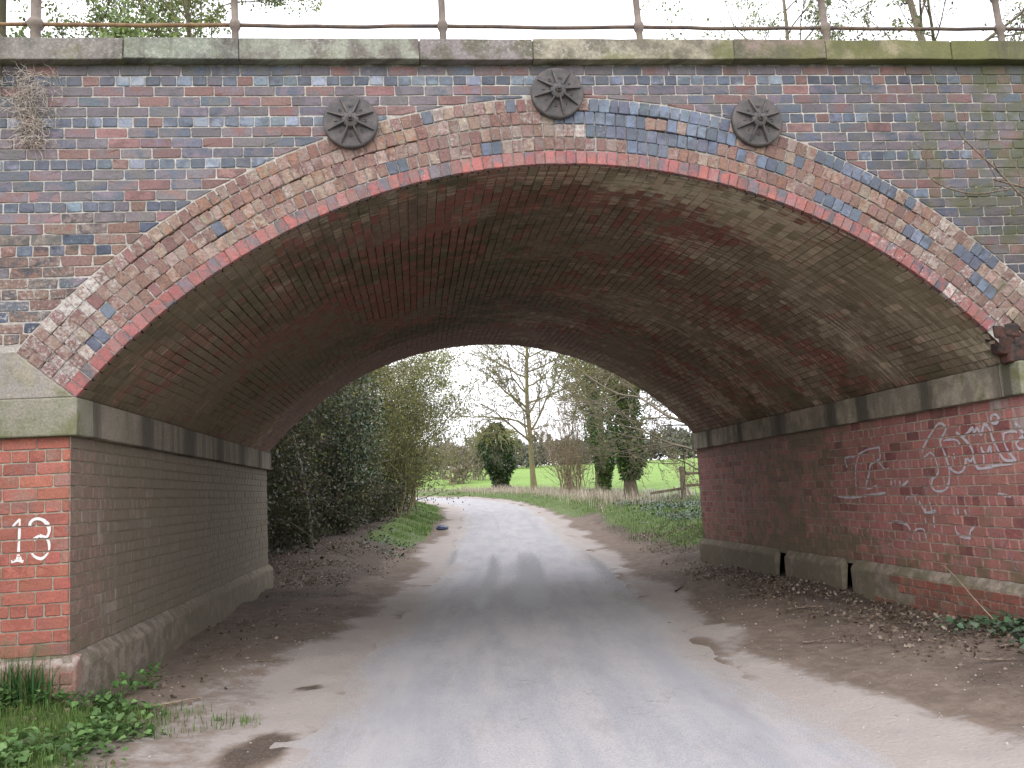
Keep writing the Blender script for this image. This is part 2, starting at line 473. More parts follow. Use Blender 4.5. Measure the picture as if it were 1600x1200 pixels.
# ---- green field rising beyond the lane on the right
def fheight(x, y): return gheight(x, y) + .12 * smooth(0, 3, road_dist(x, y).reshape(np.shape(x)) - 7.5) - .06 - 1.2 * smooth(6, 3, road_dist(x, y).reshape(np.shape(x)))
fx = axis([(-40, 4, 4), (4, 16, .5), (16, 120, 4)]); fy = axis([(24, 70, .8), (70, 152, 5)])
m, nt, bs = new_mat('spring_crop'); t = NT(nt)
p = t.n('ShaderNodeNewGeometry').outputs['Position']
c = t.mix(t.ramp(t.noise(p, .5, 6, .7), .3, .7), rgb(.17, .29, .045), rgb(.24, .37, .075))
t.l(t.mix(t.ramp(t.noise(t.scale(p, (3, 1, 1)), 3, 4, .7), .4, .7, .4), c, rgb(.10, .20, .03)), bs.inputs['Base Color'])
bs.inputs['Roughness'].default_value = .85
t.bump(t.noise(p, 6, 5, .8), 1, .12, bs)
field = link('field', grid_mesh('field', fx, fy, fheight, lambda x, y: {}), mat=m)
tag(field, 'bright green crop field rising to the right beyond the lane', kind='structure')

# ================================================================= THE BRIDGE
bridge = tag(empty('railway_bridge'), 'brick arch railway bridge spanning the narrow lane', 'bridge')

def M_face(off=0.0):
    return lambda u, v, d: np.stack([u, -np.asarray(d, float) + off + 0 * u, v], -1)
def M_left(u, v, d): return np.stack([-HW + d + 0 * u, u, v], -1)
def M_right(u, v, d): return np.stack([HW - d + 0 * u, u, v], -1)
def M_vault(u, v, d):
    a = u / RI
    return np.stack([(RI - d) * np.sin(a), v, ZC + (RI - d) * np.cos(a)], -1)


def brick(B, M, quad, d0, d1, ca, cb, st, flip=False, cut=.006, ch=.005, rough=0.0, oct_=True, jit=.0015):
    """one brick: quad = 4 (u,v) corners ccw seen from outside; sides, chamfer, front"""
    q = np.array(quad, float); q = q + RNG.normal(0, jit, q.shape)
    cen = q.mean(0)
    if oct_:
        ring = []
        for i in range(len(q)):
            a, b, c = q[i - 1], q[i], q[(i + 1) % len(q)]
            for w in (a, c):
                e = w - b; ln = np.linalg.norm(e) + 1e-9
                ring.append(b + e / ln * min(cut * RNG.uniform(.6, 1.8), .4 * ln))
        ring = np.array(ring)
    else: ring = q
    n = len(ring)
    e = ring - cen; ln = np.linalg.norm(e, axis=1)[:, None] + 1e-9
    inner = ring - e / ln * np.minimum(ch * 1.6, .4 * ln)
    dj = RNG.normal(0, .0012, n)
    uv = [ring, ring, inner]; dd = [np.full(n, d0), np.full(n, d1 - ch) + dj, np.full(n, d1) + dj]
    if rough > 0:
        inner2 = ring - e / ln * np.minimum(ch * 2.0, .4 * ln) + RNG.normal(0, rough * .3, (n, 2)); uv[1] = ring + RNG.normal(0, .0015, (n, 2)); uv[0] = uv[1]
        uv[2] = inner2; dd[2] = np.full(n, d1) + RNG.normal(0, rough * .5, n); dd[1] = np.full(n, d1 - ch - rough * .6) + RNG.normal(0, rough * .3, n)
    UV = np.concatenate(uv); D = np.concatenate(dd)
    F = []
    for k in (0, n):
        for i in range(n):
            j = (i + 1) % n; F.append([k + i, k + j, k + n + j, k + n + i])
    if rough > 0 or oct_:
        UV = np.vstack([UV, cen + (RNG.normal(0, rough, 2) if rough else 0)]); D = np.append(D, d1 + RNG.normal(0, rough * .8 + 1e-6))
        for i in range(n): F.append([2 * n + i, 2 * n + (i + 1) % n, 3 * n])
    else: F.append([2 * n + i for i in range(n)])
    if flip: F = [f[::-1] for f in F]
    V = M(UV[:, 0], UV[:, 1], D)
    jitter = RNG.uniform(0, 40)
    pc = np.stack([UV[:, 0] + jitter * 0, UV[:, 1], D + 0 * D], 1)
    B.add(V, F, ca, cb, st, pc)


def panel(M, us, vs, df, flip, ca, cb, stf, name, mask=None):
    U, W = np.meshgrid(us, vs); n, m_ = U.shape
    D = df(U, W) + 0 * U
    V = M(U.ravel(), W.ravel(), D.ravel())
    i = np.arange(n * m_).reshape(n, m_)
    F = np.stack([i[:-1, :-1], i[:-1, 1:], i[1:, 1:], i[1:, :-1]], -1).reshape(-1, 4)
    if flip: F = F[:, ::-1]
    k = len(V)
    ca = np.tile(np.array(tuple(ca) + (.95,)), (k, 1)); cb = np.tile(np.array(tuple(cb) + (1,)), (k, 1))
    return np_mesh(name, V, F, dict(ca=ca, cb=cb, st=np.array(stf(U.ravel(), W.ravel())), pc=np.stack([U.ravel(), W.ravel(), D.ravel()], 1)))


def place_bricks(parent, items, name, mat_of, limit=300, score=None, stuff_name='brickwork'):
    """items: list of (emit(B), key, mat). The `limit` best by score become objects, the rest one stuff part per material."""
    order = sorted(range(len(items)), key=lambda i: -items[i][1])
    single = set(order[:limit]); rest = {}
    for i, (emit, key, mt) in enumerate(items):
        if i in single:
            B = MB(); emit(B); me, c = B.mesh(name, True)
            link(name, me, parent, mt, loc=c)
        else:
            emit(rest.setdefault(mt.name, (MB(), mt))[0])
    for B, mt in rest.values():
        me, c = B.mesh(stuff_name)
        tag(link(stuff_name, me, parent, mt), kind='stuff')


def jitc(c, a=.12):
    k = 1 + RNG.uniform(-a, a)
    return tuple(float(np.clip(x * k * (1 + RNG.uniform(-a * .35, a * .35)), .005, .95)) for x in c)

BLUE = (.105, .122, .160); BLUE_L = (.19, .22, .28); NAVY = (.075, .085, .116); PURP = (.178, .148, .168); PURP_D = (.125, .110, .124)
RED = (.248, .134, .126); RED_D = (.20, .108, .10); GREYB = (.142, .130, .130); PINK = (.27, .172, .142); ORNG = (.30, .172, .122); ROSE = (.225, .135, .118)
RINGRED = (.315, .108, .098); PIERRED = (.345, .118, .090); MORT = (.38, .352, .318); MORT2 = (.50, .47, .43)


def xcirc(z):
    v = RE * RE - (z - ZC) ** 2
    return math.sqrt(v) if v > 0 else 0.0

# ---------------- spandrel wall (near face)
def st_span(x, z):
    x = np.asarray(x, float); z = np.asarray(z, float)
    algae = .10 + .60 * smooth(1.2, 5.4, x) * smooth(2.6, 3.6, z) + .25 * smooth(5.0, 5.12, z)
    lime = .16 + .15 * smooth(3.85, 3.2, z) * smooth(-2.6, -3.6, x) + .05 * smooth(-3.4, -4.4, x)
    lime = lime + .06
    grime = .16 + .55 * smooth(4.98, 5.1, z)
    return np.stack([lime, algae, grime], -1)

ROW = .0862
spandrel = link('spandrel_wall', panel(M_face(), np.linspace(-6, 6, 121), np.concatenate([[0], np.linspace(.5, 1, 6)]),
                lambda u, v: -.007 + (vnoise(u * 9, v * 40, 1) - .5) * .004, False, MORT, MORT2, lambda u, v: st_span(u, v), 'spandrel_wall'), bridge, MAT_MORTAR)
# reshape: v (0..1) runs from the extrados up to the coping
me = spandrel.data
co = np.empty(len(me.vertices) * 3, np.float32); me.vertices.foreach_get('co', co); co = co.reshape(-1, 3)
lo = np.array([max(ZS + .02, ZC + math.sqrt(max(0, (RE - .05) ** 2 - x * x)) if abs(x) < RE - .05 else ZS) for x in co[:, 0]])
co[:, 2] = lo + (5.10 - lo) * co[:, 2]
me.vertices.foreach_set('co', co.ravel())
pcs = np.concatenate([co[:, [0, 2, 1]], np.ones((len(co), 1), np.float32)], 1); me.attributes['pc'].data.foreach_set('color', pcs.astype(np.float32).ravel())
stv = np.concatenate([st_span(co[:, 0], co[:, 2]), np.ones((len(co), 1))], 1).astype(np.float32); me.attributes['st'].data.foreach_set('color', stv.ravel())
me.update()

items = []
ztop = 5.160
for i in range(0, 33):
    z1 = ztop - i * ROW; z0 = z1 - ROW
    if z1 < ZS + .3: break
    header = (i % 4 == 2)
    bl = .1185 if header else .237
    x = -6 + (.06 if header else [0, .118, .05, .14][i % 4])
    while x < 6:
        w = bl + RNG.normal(0, .004); xa, xb = x + .005, x + w - .005; x += w
        za, zb = z0 + .0048, z1 - .0048
        if za > 5.06: continue
        zb = min(zb, 5.095)
        sg = -1 if xa + xb < 0 else 1
        x0_, x1_ = (xa, xb) if sg < 0 else (-xb, -xa)                 # work on the left half
        zarc = lambda x_: ZC + math.sqrt(max(0.0, RE * RE - x_ * x_)) + .010 if abs(x_) < RE else -9
        xat = lambda z_: -(xcirc(z_ - .010))
        if zarc(x0_) > zb - .02: continue
        poly = [(x0_, max(za, zarc(x0_)))]
        if zarc(x0_) < za < zarc(x1_): poly.append((xat(za), za))
        if zarc(x1_) < zb: poly += [(x1_, max(za, zarc(x1_))), (x1_, zb)]
        else: poly.append((xat(zb), zb))
        poly.append((x0_, zb))
        quad = poly if sg < 0 else [(-x_, z_) for x_, z_ in poly[::-1]]
        wid_ = max(q_[0] for q_ in quad) - min(q_[0] for q_ in quad)
        if wid_ < .03: continue
        if abs(.5 * (xa + xb)) > H + .4 and z0 < ZS + .36: continue
        xm, zm = .5 * (xa + xb), .5 * (za + zb)
        r = RNG.random()
        worn = 0.0; mt = MAT_BRICK; rough_a = .55
        low_left = smooth(3.95, 3.6, zm) * smooth(-2.7, -3.3, xm)
        if RNG.random() < low_left * .85:
            a = jitc([PINK, ROSE, PINK, (.30, .25, .22)][RNG.integers(4)], .12); b = jitc(GREYB if r < .4 else PINK, .2); worn = .0015; mt = MAT_ERODED; rough_a = .95
            if r > .88: a, b, worn, mt = jitc(BLUE), jitc(NAVY), 0, MAT_BRICK
        elif header:
            if r < .80: a, b = jitc(BLUE, .25), jitc(NAVY if RNG.random() < .6 else BLUE_L, .2); rough_a = .42
            elif r < .92: a, b = jitc(PURP_D), jitc(BLUE)
            else: a, b = jitc(ROSE), jitc(RED_D)
            if RNG.random() < .12 and xm < 2: a = jitc(BLUE_L, .2); b = jitc((.30, .33, .40), .15)  # some headers: sky reflection painted in as bluish white
        else:
            if r < .36: a, b = jitc(PURP, .15), jitc(PURP_D if RNG.random() < .6 else RED_D, .15)
            elif r < .58: a, b = jitc(GREYB, .15), jitc(BLUE if RNG.random() < .6 else PURP, .15)
            elif r < .84: a, b = jitc(BLUE, .2), jitc(PURP, .2)
            else: a, b = jitc(RED, .18), jitc(PURP if RNG.random() < .5 else RED_D, .2)
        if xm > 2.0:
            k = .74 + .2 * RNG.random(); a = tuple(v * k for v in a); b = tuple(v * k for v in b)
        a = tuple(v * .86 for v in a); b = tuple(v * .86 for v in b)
        st = tuple(np.clip(st_span(xm, zm) + RNG.normal(0, .03, 3), 0, 1))
        inview = 1.0 if -4.5 < xm < 4.4 else 0.0
        key = inview * wid_ * (1 + .02 * RNG.random()) - .002 * abs(xm)
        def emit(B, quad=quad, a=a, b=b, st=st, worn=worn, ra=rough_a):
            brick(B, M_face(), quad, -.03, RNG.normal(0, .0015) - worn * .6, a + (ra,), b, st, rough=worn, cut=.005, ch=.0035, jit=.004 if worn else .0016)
        items.append((emit, key, mt))
place_bricks(spandrel, items, 'brick', None, 300)

# ---------------- arch ring: five half-brick rings
def st_ring(x, k):
    lime = .29 + .17 * smooth(-3.1, -3.9, x) + .10 * smooth(-.9, -.3, x) * smooth(.9, .2, x) + .12 * smooth(2.4, 3.6, x)
    if k == 0: lime = .26 + .14 * smooth(2.2, 3.2, x)
    return np.array([lime, .10 + .22 * smooth(2.5, 4, x), .14])

rads = []
for k in range(6):
    rb = RI + k * .115; rads += ([rb + .002] if k == 0 else [rb - .012, rb - .006, rb + .006, rb + .012] if k < 5 else [rb])
rads = np.array(rads)
ths = np.linspace(-AH, AH, 260)
U, W = np.meshgrid(ths, rads)
D = -.012 + (vnoise(U * 60, W * 60) - .5) * .006
for k in range(2, 5):                                # opened joints between the rings: real slots
    rb = RI + k * .115
    run = smooth(.46, .54, vnoise(ths * 9 + 31 * k, k * 3.3)) * smooth(.58, .48, vnoise(ths * 3.2, 9.0 + k))
    run = np.maximum(run, smooth(.48, .56, vnoise(ths * 12 + 11 * k, 1.7)) * smooth(-.02, -.15, ths + .02 * k))
    for j, r_ in enumerate(rads):
        if abs(r_ - rb) < .007: D[j] -= .07 * run
V = np.stack([(W * np.sin(U)).ravel(), -D.ravel(), (ZC + W * np.cos(U)).ravel()], 1)
i = np.arange(U.size).reshape(U.shape)
F = np.stack([i[:-1, :-1], i[:-1, 1:], i[1:, 1:], i[1:, :-1]], -1).reshape(-1, 4)
xs_ = V[:, 0]
stv = np.stack([.44 + .12 * smooth(-3.0, -3.9, xs_), .15 + .2 * smooth(2, 4, xs_), np.full(len(V), .2)], 1)
me = np_mesh('arch_ring', V, F, dict(ca=np.tile((.27, .24, .215, .95), (len(V), 1)), cb=np.tile((.38, .35, .32, 1), (len(V), 1)), st=stv, pc=V[:, [0, 2, 1]]))
arch_ring = link('arch_ring', me, bridge, MAT_MORTAR)
items = []
BLUEZONES = [(2, .22, 1.45), (3, .15, 1.52), (4, .28, 1.45), (4, 2.25, 3.05), (1, .55, .95), (1, -1.45, -1.25), (1, -.62, -.45), (4, -1.15, -1.05), (4, -.45, -.38), (3, .0, .2), (1, 2.2, 2.6), (2, 1.5, 1.95), (3, 2.0, 2.08), (2, 3.0, 3.15), (1, -3.78, -3.64), (3, 3.4, 3.6), (4, 3.55, 3.8), (2, 3.55, 3.7)]
for k in range(5):
    r0, r1 = RI + k * .115, RI + (k + 1) * .115
    rm = .5 * (r0 + r1); n = int(round(2 * AH * rm / .0885)); off = RNG.uniform(-.3, .3)
    edges = np.linspace(-AH, AH, n + 1) + np.concatenate([[0], RNG.normal(0, .0006, n - 1), [0]])
    for j in range(n):
        t0, t1 = edges[j], edges[j + 1]; tm = .5 * (t0 + t1); xm = rm * math.sin(tm)
        if (k == 0 and xm > 3.64) or (k == 1 and xm > 3.80): continue         # fallen away at the right springing
        g = .0040 / rm; gr = .0042
        if k in (1, 2, 3, 4): g *= 1.05
        wv = .004 * math.sin(tm * 17 + k) + .003 * math.sin(tm * 41 + 2 * k)
        if k == 0: wv *= .3
        def pt(tt, rr): return (rr * math.sin(tt), ZC + rr * math.cos(tt))
        ra, rb = (r0 + (0 if k == 0 else gr + wv), r1 - gr + wv)
        if k == 4: rb = r1 - .004
        if k == 0: rb = r1 - gr
        quad = [pt(t0 + g, ra), pt(t1 - g, ra), pt(t1 - g, rb), pt(t0 + g, rb)]
        blue = any(kk == k and a_ < xm < b_ for kk, a_, b_ in BLUEZONES) or RNG.random() < .008
        worn, mt, ro, dep = 0.0, MAT_BRICK, .55, 0.0
        if k == 0:
            a, b = jitc(RINGRED, .2), jitc(RED if RNG.random() < .7 else PURP_D, .2)
            if RNG.random() < .05: a, b = jitc(PURP), jitc(RED_D)
        elif blue and RNG.random() < .94: a, b, ro = jitc(BLUE, .2), jitc(NAVY if RNG.random() < .6 else (.15, .18, .25), .2), .42
        else:
            base = [PINK, PINK, ORNG, ROSE, (.30, .22, .19)][RNG.integers(5)]
            if -1.2 < xm < .6 and k > 0: base = [(.27, .20, .175), PINK, (.24, .185, .165), ROSE][RNG.integers(4)]
            if xm < -3.2: base = [ROSE, RED, PINK][RNG.integers(3)]
            a, b = jitc(base, .10), jitc((.33, .25, .21) if RNG.random() < .5 else ROSE, .2)
            worn = .0012 + .001 * RNG.random(); mt, ro = MAT_ERODED, .95
            if RNG.random() < .10: dep = -.004
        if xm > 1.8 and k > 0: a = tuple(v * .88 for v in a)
        if mt is MAT_BRICK and k > 0: lime_cut = .14
        else: lime_cut = 0
        st = tuple(np.clip(st_ring(xm, k) - np.array([lime_cut, 0, 0]) + np.array([RNG.normal(0, .07), 0, 0]), 0, 1))
        key = (1 if -4.45 < xm < 4.2 else 0) + {0: .5, 4: .4, 3: .3, 2: .2, 1: .1}[k] + (.2 if abs(xm) < 2.6 else 0)
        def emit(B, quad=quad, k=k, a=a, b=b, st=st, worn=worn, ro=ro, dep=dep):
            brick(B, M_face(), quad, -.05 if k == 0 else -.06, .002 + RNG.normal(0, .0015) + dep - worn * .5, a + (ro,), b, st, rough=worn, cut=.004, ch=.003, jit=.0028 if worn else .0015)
        items.append((emit, key, mt))
place_bricks(arch_ring, items, 'arch_brick', None, 300)

# ---------------- vault (the underside)
UA = RI * AH
def st_vault(u, y):
    u = np.asarray(u, float); y = np.asarray(y, float)
    n1 = vnoise(u * .9, y * .9, 4); n2 = vnoise(u * .35 + 5, y * .8, 8)
    farband = smooth(L - 1.9, L - 1.6, y)
    grime = .34 + .20 * n2 + .16 * (vnoise(u * 1.3, y * 4.1, 44) - .5) + .14 * smooth(-1.0, -3.5, u) + .10 * smooth(.5, 2.5, u)
    grime = grime - .30 * smooth(.50, .68, n1) * smooth(3.5, 1.5, y) - .26 * farband * smooth(.6, -.6, u)
    lime = .35 + .09 * smooth(.42, .7, vnoise(u * .5, y * 1.7, 12)) * smooth(-.8, 1.0, u) + .13 * (vnoise(u * 1.6, y * 5.5, 14) - .4) * smooth(-1.5, .5, u) + .06 * smooth(-.5, 1.5, u) + .10 * smooth(.5, .7, n2)
    algae = .14 + .42 * smooth(.44, .66, vnoise(u * .8, y * .9, 21)) * smooth(4.8, 1.2, np.abs(u + 2.2)) + .16 * smooth(.5, .75, vnoise(u * .5, y * 2.4, 55)) + .05 * smooth(1, 3, u)
    algae = algae + .28 * smooth(UA - .45, UA, np.abs(u)) * (1 - farband)
    return np.stack([lime, np.where(farband > .5, .12, algae), grime], -1)
def d_vault(u, y):
    raked = smooth(.2, -.8, u) * smooth(-4.3, -3.4, u) * smooth(.5, 1.6, y) * smooth(.3, .5, vnoise(u * .8, y * .9, 41)) * smooth(L - 1.4, L - 2.2, y)
    return -.004 - .024 * raked - .008 * smooth(.5, .7, vnoise(u * 1.5, y * 1.5, 30))
vault = link('vault', panel(M_vault, np.linspace(-UA, UA, 207), np.linspace(.10, L - .02, 100), d_vault, True, (.20, .16, .115), (.27, .215, .155), st_vault, 'vault'), bridge, MAT_VAULT)
items = []
ncourse = 102; cw = 2 * UA / ncourse
for c_ in range(ncourse):
    u0 = -UA + c_ * cw; y = .054
    first = True
    while y < L - .01:
        bl = .118 if (first and c_ % 2) else .237
        first = False
        ya, yb = y + .005, min(y + bl - .005, L); y += bl
        um, ym = u0 + cw / 2, .5 * (ya + yb)
        if yb - ya < .03: continue
        patch = vnoise(um * 1.3 + 3, ym * 1.1, 17)
        red = RNG.random() < .14 + .7 * smooth(.52, .62, patch)
        far = ym > L - 1.75
        if far: a, b = jitc((.235, .135, .108), .10), jitc((.185, .115, .092), .10)
        elif red: a, b = jitc((.25, .088, .066), .14), jitc((.195, .088, .067), .14)
        else: a, b = jitc((.21, .140, .100), .12), jitc((.15, .105, .076), .12)
        st = tuple(np.clip(st_vault(um, ym) + RNG.normal(0, .022, 3) - (.13 * np.array([0, 0, 1]) if red else 0), 0, 1))
        quad = [(u0 + .0045, ya), (u0 + cw - .0045, ya), (u0 + cw - .0045, yb), (u0 + .0045, yb)]
        key = 10 - ym + (0 if abs(um) < 3.6 else -2)
        def emit(B, quad=quad, a=a, b=b, st=st):
            brick(B, M_vault, quad, -.035, RNG.normal(0, .0018), a + (.9,), b, st, True, oct_=False, ch=.004, jit=.002)
        items.append((emit, key, MAT_VAULT))
place_bricks(vault, items, 'vault_brick', None, 260)

# ---------------- abutments: red brick walls, stone string course, rendered plinth
ZB = ZS - .29                                           # underside of the string course
NC = 17; CH = (ZB - PLINTH) / NC
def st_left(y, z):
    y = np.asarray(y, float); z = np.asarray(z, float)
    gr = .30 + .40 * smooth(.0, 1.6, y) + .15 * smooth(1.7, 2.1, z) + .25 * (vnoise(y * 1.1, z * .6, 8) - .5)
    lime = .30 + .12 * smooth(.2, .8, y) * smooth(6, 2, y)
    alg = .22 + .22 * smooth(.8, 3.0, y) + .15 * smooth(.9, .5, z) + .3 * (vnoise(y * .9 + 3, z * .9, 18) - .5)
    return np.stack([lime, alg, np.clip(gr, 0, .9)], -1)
def st_right(y, z):
    y = np.asarray(y, float); z = np.asarray(z, float)
    gr = .12 + .34 * smooth(2.0, 4.5, y) * smooth(L + 1, 6.5, y) + .12 * smooth(1.8, 2.1, z) + .12 * smooth(L - 3, L, y)
    lime = .31 + .22 * smooth(1.2, -.1, y) * smooth(1.2, 2.0, z) + .06 * smooth(2.5, 4, y)
    alg = .24 + .26 * smooth(2.0, 4.5, y) * smooth(7.5, 5.5, y) + .30 * smooth(.95, .5, z)
    return np.stack([lime, alg, gr], -1)
def st_front(x, z):
    x = np.asarray(x, float); z = np.asarray(z, float)
    return np.stack([.26 + 0 * x, .24 + .25 * smooth(.8, .5, z) + .1 * smooth(-4.0, -3.9, x), .06 + .2 * smooth(2.0, 2.12, z)], -1)

all_items = {}
def wall_bricks(M, flip, u_lo, u_hi, stf, pal, keyf, start=0.0, z0=PLINTH, courses=NC, ch=CH, mt=None, d1=0.0, skip=None):
    out = []
    for i in range(courses):
        za, zb = z0 + i * ch + .005, z0 + (i + 1) * ch - .005
        header = (courses - i) % 4 == 2
        bl = .1215 if header else .243
        u = u_lo - (0 if i % 2 == 0 else bl / 2) - start
        while u < u_hi - .01:
            ua, ub = max(u + .005, u_lo), min(u + bl - .005, u_hi); u += bl
            if ub - ua < .03: continue
            um, zm = .5 * (ua + ub), .5 * (za + zb)
            if skip and skip(um, zm): continue
            a, b = pal(um, zm)
            st = tuple(np.clip(stf(um, zm) + RNG.normal(0, .04, 3), 0, 1))
            quad = [(ua, za), (ub, za), (ub, zb), (ua, zb)]
            def emit(B, quad=quad, a=a, b=b, st=st):
                brick(B, M, quad, -.03, d1 + RNG.normal(0, .0016), a + (.75,), b, st, flip, cut=.006)
            out.append((emit, keyf(um, zm, ub - ua), mt or MAT_WALL))
    return out

def pal_front(u, z): 
    r = RNG.random(); return jitc(PIERRED if r < .7 else (.30, .15, .12), .2), jitc((.36, .125, .092), .2)
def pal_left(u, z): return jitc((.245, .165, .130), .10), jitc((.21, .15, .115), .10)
def pal_right(u, z):
    r = RNG.random()
    if r < .16: return jitc((.21, .085, .085), .15), jitc((.28, .11, .095), .15)
    return jitc((.385, .162, .142), .15), jitc((.345, .165, .145), .15)

def plinth_mesh(side, ya, yb, ground_z=-.25):
    """rendered plinth segment, chamfered on top"""
    prj = .075
    prof = [(prj, ground_z), (prj, .10), (prj, .25), (prj, .40), (prj - .008, PLINTH - .075), (.004, PLINTH), (-.03, PLINTH)]
    ys = np.linspace(ya, yb, max(2, int((yb - ya) / .12)))
    V, st = [], []
    for yk in ys:
        for d, z in prof:
            w = (vnoise(yk * 3, z * 5, 2) - .5) * .012 + (vnoise(yk * 11, z * 15, 2) - .5) * .006
            x = HW - d - w
            V.append((x * (1 if side > 0 else -1), yk, z + (vnoise(yk * 5, z * 3, 6) - .5) * (.012 if z > .3 else 0)))
    n, k = len(ys), len(prof)
    i = np.arange(n * k).reshape(n, k)
    F = np.stack([i[:-1, :-1], i[:-1, 1:], i[1:, 1:], i[1:, :-1]], -1).reshape(-1, 4)
    if side > 0: F = F
    else: F = F[:, ::-1]
    F = F.tolist()
    F += [list(i[0])[::-1] if side > 0 else list(i[0]), list(i[-1]) if side > 0 else list(i[-1])[::-1]]
    V = np.array(V)
    alg = .34 + .22 * smooth(.3, .0, V[:, 2]) + .1 * smooth(1, 4, V[:, 1])
    lime = .18 + .22 * smooth(.40, .5, V[:, 2])
    if side > 0: alg = alg + .1; lime = lime + .1 * smooth(4, 0, V[:, 1])
    gr = .34 + .25 * smooth(1, 4, V[:, 1]) - .15 * smooth(.40, .5, V[:, 2])
    a = (.30, .25, .20) if side < 0 else (.32, .265, .21)
    return np_mesh('plinth', V, F, dict(ca=np.tile(a + (.95,), (len(V), 1)), cb=np.tile((.18, .15, .12, 1), (len(V), 1)), st=np.stack([lime, alg, gr], 1), pc=np.stack([V[:, 1], V[:, 2], V[:, 0]], 1)))


def bevel_block(x0, x1, y0, y1, z0, z1, bev=.012, wob=.004, cuts=3, chip=0.0):
    bm = bmesh.new()
    bmesh.ops.create_cube(bm, size=1)
    for v in bm.verts:
        v.co = Vector(((x0 + x1) / 2 + v.co.x * (x1 - x0), (y0 + y1) / 2 + v.co.y * (y1 - y0), (z0 + z1) / 2 + v.co.z * (z1 - z0)))
    bmesh.ops.bevel(bm, geom=list(bm.edges), offset=bev, segments=2, affect='EDGES', profile=.5)
    big = [e for e in bm.edges if e.calc_length() > .25]
    bmesh.ops.subdivide_edges(bm, edges=big, cuts=cuts, use_grid_fill=True)
    bmesh.ops.triangulate(bm, faces=[f for f in bm.faces if len(f.verts) > 4])
    V = np.array([v.co[:] for v in bm.verts]); F = [[v.index for v in f.verts] for f in bm.faces]
    bm.free()
    s_ = RNG.uniform(0, 50)
    for k in range(3): V[:, k] += (vnoise(V[:, 0] * 4 + s_, V[:, 1] * 4 + 7 * k, V[:, 2] * 6) - .5) * 2 * wob
    return V, F


def stone(name, box, stf, ca, cb, parent, bev=.008, wob=.004, label=None, cuts=3):
    V, F = bevel_block(*box, bev=bev, wob=wob, cuts=cuts)
    c = V.mean(0)
    k = len(V)
    st = np.array([stf(*v) for v in V]); s_ = RNG.uniform(0, 30)
    me = np_mesh(name, V - c, F, dict(ca=np.tile(tuple(ca) + (.92,), (k, 1)), cb=np.tile(tuple(cb) + (1,), (k, 1)), st=st,
                 pc=np.stack([V[:, 0] + V[:, 1] + s_, V[:, 2], V[:, 1] * .5], 1)))
    o = link(name, me, parent, MAT_STONE, loc=c)
    if label: o['label'] = label
    return o

